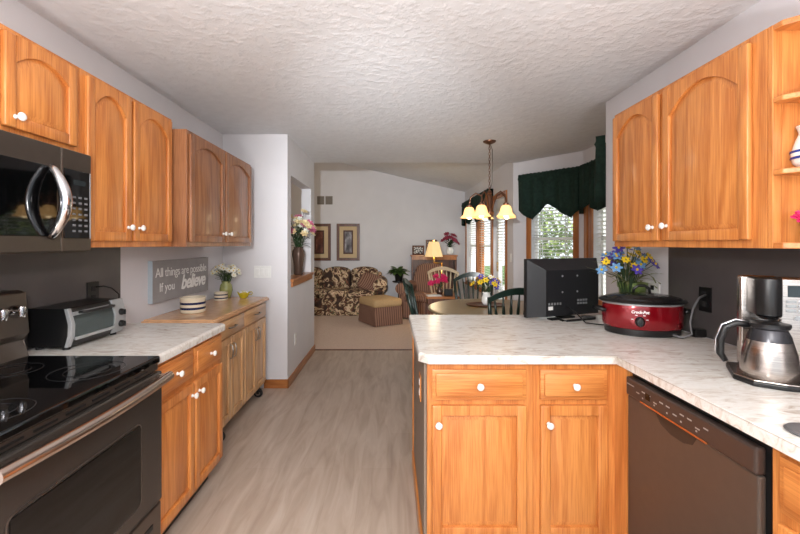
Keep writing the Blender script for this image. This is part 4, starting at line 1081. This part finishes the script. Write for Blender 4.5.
# bookcase on the far wall
t = thing('bookcase', 'brown oak bookcase with open shelves against the far wall', 'bookcase', (.90, 8.54, .004), 0)
bm = NB(); w2 = .47
bx(bm, -w2, -w2+.03, -.30, 0, 0, 1.12); bx(bm, w2-.03, w2, -.30, 0, 0, 1.12); bx(bm, -w2, w2, -.02, 0, 0, 1.12); obj('carcass', bm, 'walnut', t)
for z in (.05, .40, .78): bm = NB(); bx(bm, -w2+.03, w2-.03, -.29, -.02, z, z+.025); obj('shelf', bm, 'walnut', t)
bm = NB(); bx(bm, -w2-.02, w2+.02, -.32, 0, 1.12, 1.15, .004); obj('top_board', bm, M['trimx'], t)
bm = NB(); bx(bm, -.02, .02, -.30, -.27, .05, 1.12); bx(bm, -w2, w2, -.305, -.29, 1.05, 1.12); obj('face_frame', bm, 'trimz', t)
BT = 1.155
def pframe(name, label, loc, rz, wd, h, fr, mats, lean=0, mat_in=None, art='art'):
    t = thing(name, label, 'picture', loc, rz)
    xf = Matrix.Rotation(-lean, 4, 'X')
    bm = NB()
    for a, b, q0, q1 in ((-wd/2, -wd/2+fr, 0, h), (wd/2-fr, wd/2, 0, h), (-wd/2+fr, wd/2-fr, 0, fr), (-wd/2+fr, wd/2-fr, h-fr, h)): bx(bm, a, b, -.025, 0, q0, q1, .003)
    obj('frame', bm, mats, t, xf=xf)
    if mat_in:
        bm = NB(); bx(bm, -wd/2+fr*.9, wd/2-fr*.9, -.015, -.005, fr*.9, h-fr*.9); obj('mat', bm, 'matcream', t, xf=xf)
        bm = NB(); bx(bm, -wd/2+fr+mat_in, wd/2-fr-mat_in, -.0165, -.014, fr+mat_in, h-fr-mat_in); obj('inner_mat', bm, 'matdark', t, xf=xf)
        e = fr+mat_in+.03; bm = NB(); bx(bm, -wd/2+e, wd/2-e, -.018, -.0155, e, h-e); obj('print', bm, art, t, xf=xf)
    else:
        bm = NB(); bx(bm, -wd/2+fr*.9, wd/2-fr*.9, -.015, -.005, fr*.9, h-fr*.9); obj('print', bm, art, t, xf=xf)
    return t
pframe('picture_frame', 'dark framed picture with cream mat, nearer the bookcase on far wall', (-.925, 8.55, 1.025), 0, .50, .80, .06, 'walnut', mat_in=.085)
pframe('picture_frame', 'dark framed picture half hidden by the bronze vase flowers and wall edge', (-1.55, 8.55, 1.025), 0, .50, .80, .06, 'walnut', mat_in=.085, art='artred')
pframe('photo_frame', 'small dark framed photograph standing on the left of the bookcase', (.57, 8.35, BT), math.radians(6), .25, .20, .03, 'walnut', lean=math.radians(-6), art='photo')
pframe('photo_frame', 'dark framed photograph behind the lit lamp shade on the bookcase', (.86, 8.43, BT), 0, .24, .32, .035, 'walnut', lean=math.radians(-5), art='photo')
vl = Vector((1.24, 8.33, BT)); t = thing('small_vase', 'small pale vase on the right end of the bookcase', 'vase', vl)
bm = NB(); lathe(bm, [(.05, 0), (.075, .04), (.08, .10), (.06, .14), (.07, .16), (.055, .16), (0, .12)], n=20); obj('body', bm, 'ceramic', t, smooth='all')
bouquet('burgundy_bouquet', 'burgundy flowers in the pale vase on the bookcase', vl+Vector((0, 0, .15)), [('rose', 14, .065, None, 6)], .17, .32, 26, 'leafd', -.08, .05, .15, roundish=True, depth=.6)
# floor lamp with swing arm
t = thing('floor_lamp', 'brass swing-arm floor lamp with lit cream shade beside the armchair', 'floor lamp', (.87, 6.75, .004))
bm = NB(); lathe(bm, [(.13, 0), (.13, .015), (.03, .03), (.012, .04)], n=28); obj('base', bm, 'brass', t, smooth=40)
bm = NB(); tube(bm, [(0, 0, .03), (0, 0, 1.06)], .011, 10); obj('pole', bm, 'brass', t, smooth='all')
bm = NB(); tube(bm, [(0, 0, 1.04), (-.02, 0, 1.055), (-.125, -.02, 1.06), (-.14, -.02, 1.08), (-.14, -.02, 1.19)], .010, 8); obj('swing_arm', bm, 'brass', t, smooth='all')
bm = NB(); lathe(bm, [(.155, 1.165), (.085, 1.42), (.08, 1.42), (.148, 1.168)], (-.14, -.02, 0), 10); obj('lamp_shade', bm, 'lampshade', t, label='lit cream panelled lamp shade')
bm = NB(); ball(bm, (-.14, -.02, 1.24), .035); obj('bulb', bm, 'bulb', t, smooth='all')
bm = NB(); lathe(bm, [(.012, 1.42), (.016, 1.435), (0, 1.45)], (-.14, -.02, 0), 12); obj('finial', bm, 'brass', t, smooth=40)
light('floor_lamp_bulb', 'POINT', (.73, 6.73, 1.12), 5, (1, .8, .5), shadow_soft_size=.05)
light('floor_lamp_top', 'POINT', (.73, 6.73, 1.5), 4, (1, .8, .5), shadow_soft_size=.05)
# end table with things on it
t = thing('end_table', 'low brown end table beside the armchair behind the dining table', 'end table', (.74, 5.85, .004))
bm = NB(); bx(bm, -.24, .24, -.24, .24, .60, .63, .005); obj('tabletop', bm, 'trimx', t)
bm = NB(); bx(bm, -.21, .21, -.21, .21, .50, .60); obj('apron', bm, 'walnut', t)
for sx in (-1, 1):
    for sy in (-1, 1): bm = NB(); bx(bm, sx*.2-.02, sx*.2+.02, sy*.2-.02, sy*.2+.02, 0, .5); obj('leg', bm, 'walnut', t)
vl = Vector((.73, 5.93, .635)); t = thing('bud_vase', 'small dark vase on the end table', 'vase', vl)
bm = NB(); lathe(bm, [(.04, 0), (.05, .05), (.03, .09), (.038, .10), (0, .08)], n=18); obj('body', bm, 'vasebrown', t, smooth='all')
bouquet('pink_bouquet', 'bright pink flowers on the end table', vl+Vector((0, 0, .09)), [('magenta', 11, .05, None, 6)], .15, .20, 14, 'leafd', -.06, .03, .1, roundish=True)
bm = NB(); bx(bm, -.06, .06, -.045, .045, 0, .10, .01); o = obj('table_clock', bm, 'black'); o.location = (.83, 5.72, .6345); tag(o, 'small black clock on the right of the end table', 'clock')
bm = NB(); bx(bm, -.10, .10, -.07, .07, 0, .012, .002); o = obj('paperback_book', bm, 'white'); o.location = (.62, 5.72, .6345); o.rotation_euler = (0, 0, .15); tag(o, 'white booklet lying on the left of the end table', 'book')
# pale bow-back chair by the end table
t = chair('pale wooden spindle-back chair behind the end table', (.90, 6.38, .004), math.radians(160), plain('pale_wood_paint', (206, 184, 150), .4, noise=.08))
# plant on stand
t = thing('plant_stand', 'slim black plant stand between sofa and armchair', 'plant stand', (.16, 8.12, .004))
bm = NB(); lathe(bm, [(.13, .60), (.13, .62)], n=24); obj('top', bm, 'black', t)
bm = NB(); tube(bm, [(0, 0, .02), (0, 0, .6)], .018, 10); obj('pole', bm, 'black', t)
bm = NB(); lathe(bm, [(.14, 0), (.12, .02), (.02, .04)], n=20); obj('base', bm, 'black', t)
t = thing('potted_plant', 'leafy green plant in dark pot on the black plant stand', 'plant', (.16, 8.12, .6245))
bm = NB(); lathe(bm, [(.07, 0), (.095, .15), (.1, .16), (.085, .16), (0, .13)], n=20); obj('pot', bm, 'black', t, smooth=40)
lf = NB()
for i in range(60):
    a = random.uniform(0, 2*PI); q = random.uniform(0, 1); leaf(lf, (.05*q*math.cos(a), .05*q*math.sin(a), .14+.06*random.random()), (math.cos(a), math.sin(a), random.uniform(.1, 1.3)), random.uniform(.14, .27), .10, .35)
obj('foliage', lf, 'leaf', t)
# wall vent grille
t = thing('wall_vent', 'beige two-panel return air grille high on the far wall', 'vent', (-1.43, 8.55, 2.33))
for s in (-1, 1):
    bm = NB(); x0 = s*.09-.078; bx(bm, x0, x0+.156, -.012, 0, -.09, .09, .003); g = obj('grille', bm, 'vent', t)
    bm = NB()
    for i in range(8): bx(bm, x0+.012, x0+.144, -.0145, -.011, -.076+i*.02, -.067+i*.02)
    obj('louvre', bm, plain('vent_dark', (92, 84, 76), .6), g)

# ------------------------------------------------------------------ outdoors
bm = NB(); bx(bm, 2.5, 40, -15, 40, -.9, -.8); struct('ground', bm, 'grass')
bm = NB(); bx(bm, 2.42, 6.6, 2, 14, -.25, -.08); struct('floor_deck', bm, 'deck')
t = thing('deck_railing', 'pale wooden deck railing outside the bay windows', 'railing', (6.5, 8, -.08))
bm = NB(); bx(bm, -.05, .05, -6, 6, .95, 1.0); bx(bm, -.02, .02, -6, 6, .1, .15); obj('rail', bm, 'deck', t)
bm = NB()
for i in range(80): y = -5.95+i*.15; bx(bm, -.018, .018, y, y+.035, .12, .96)
obj('balusters', bm, 'deck', t)
for y in (-6, -3, 0, 3, 6): bm = NB(); bx(bm, -.05, .05, y-.05, y+.05, 0, 1.08); obj('post', bm, 'deck', t)
def tree(label, loc, h, r, n=1500):
    t = thing('leafy_tree', label, 'tree', loc)
    bm = NB(); tube(bm, [(0, 0, 0), (.1, 0, h*.4), (0, .1, h*.8)], [.16, .12, .04], 8); obj('trunk', bm, 'bark', t, smooth='all')
    lf = NB()
    for i in range(n):
        v = Vector((random.gauss(0, 1), random.gauss(0, 1), random.gauss(0, 1))).normalized()*random.uniform(.45, 1)
        p = Vector((v.x*r, v.y*r, h*.62+v.z*h*.42)); d = Vector((random.uniform(-1, 1), random.uniform(-1, 1), random.uniform(-1, .4)))
        leaf(lf, p, d, random.uniform(.16, .34), .16, .2)
    obj('crown', lf, 'treeleaf', t)
tree('leafy green tree outside the bay window above the television', (9.5, 12.5, -.8), 3.6, 1.5)
tree('leafy green tree outside the double window', (8.6, 22.0, -.8), 4.2, 2.0)
tree('leafy green tree outside the side bay window', (13.5, 21.5, -.8), 4.0, 1.6)

for o in list(C.objects):
    if o.parent is None and o.get('category') in GROUPS: o['group'] = GROUPS[o['category']]
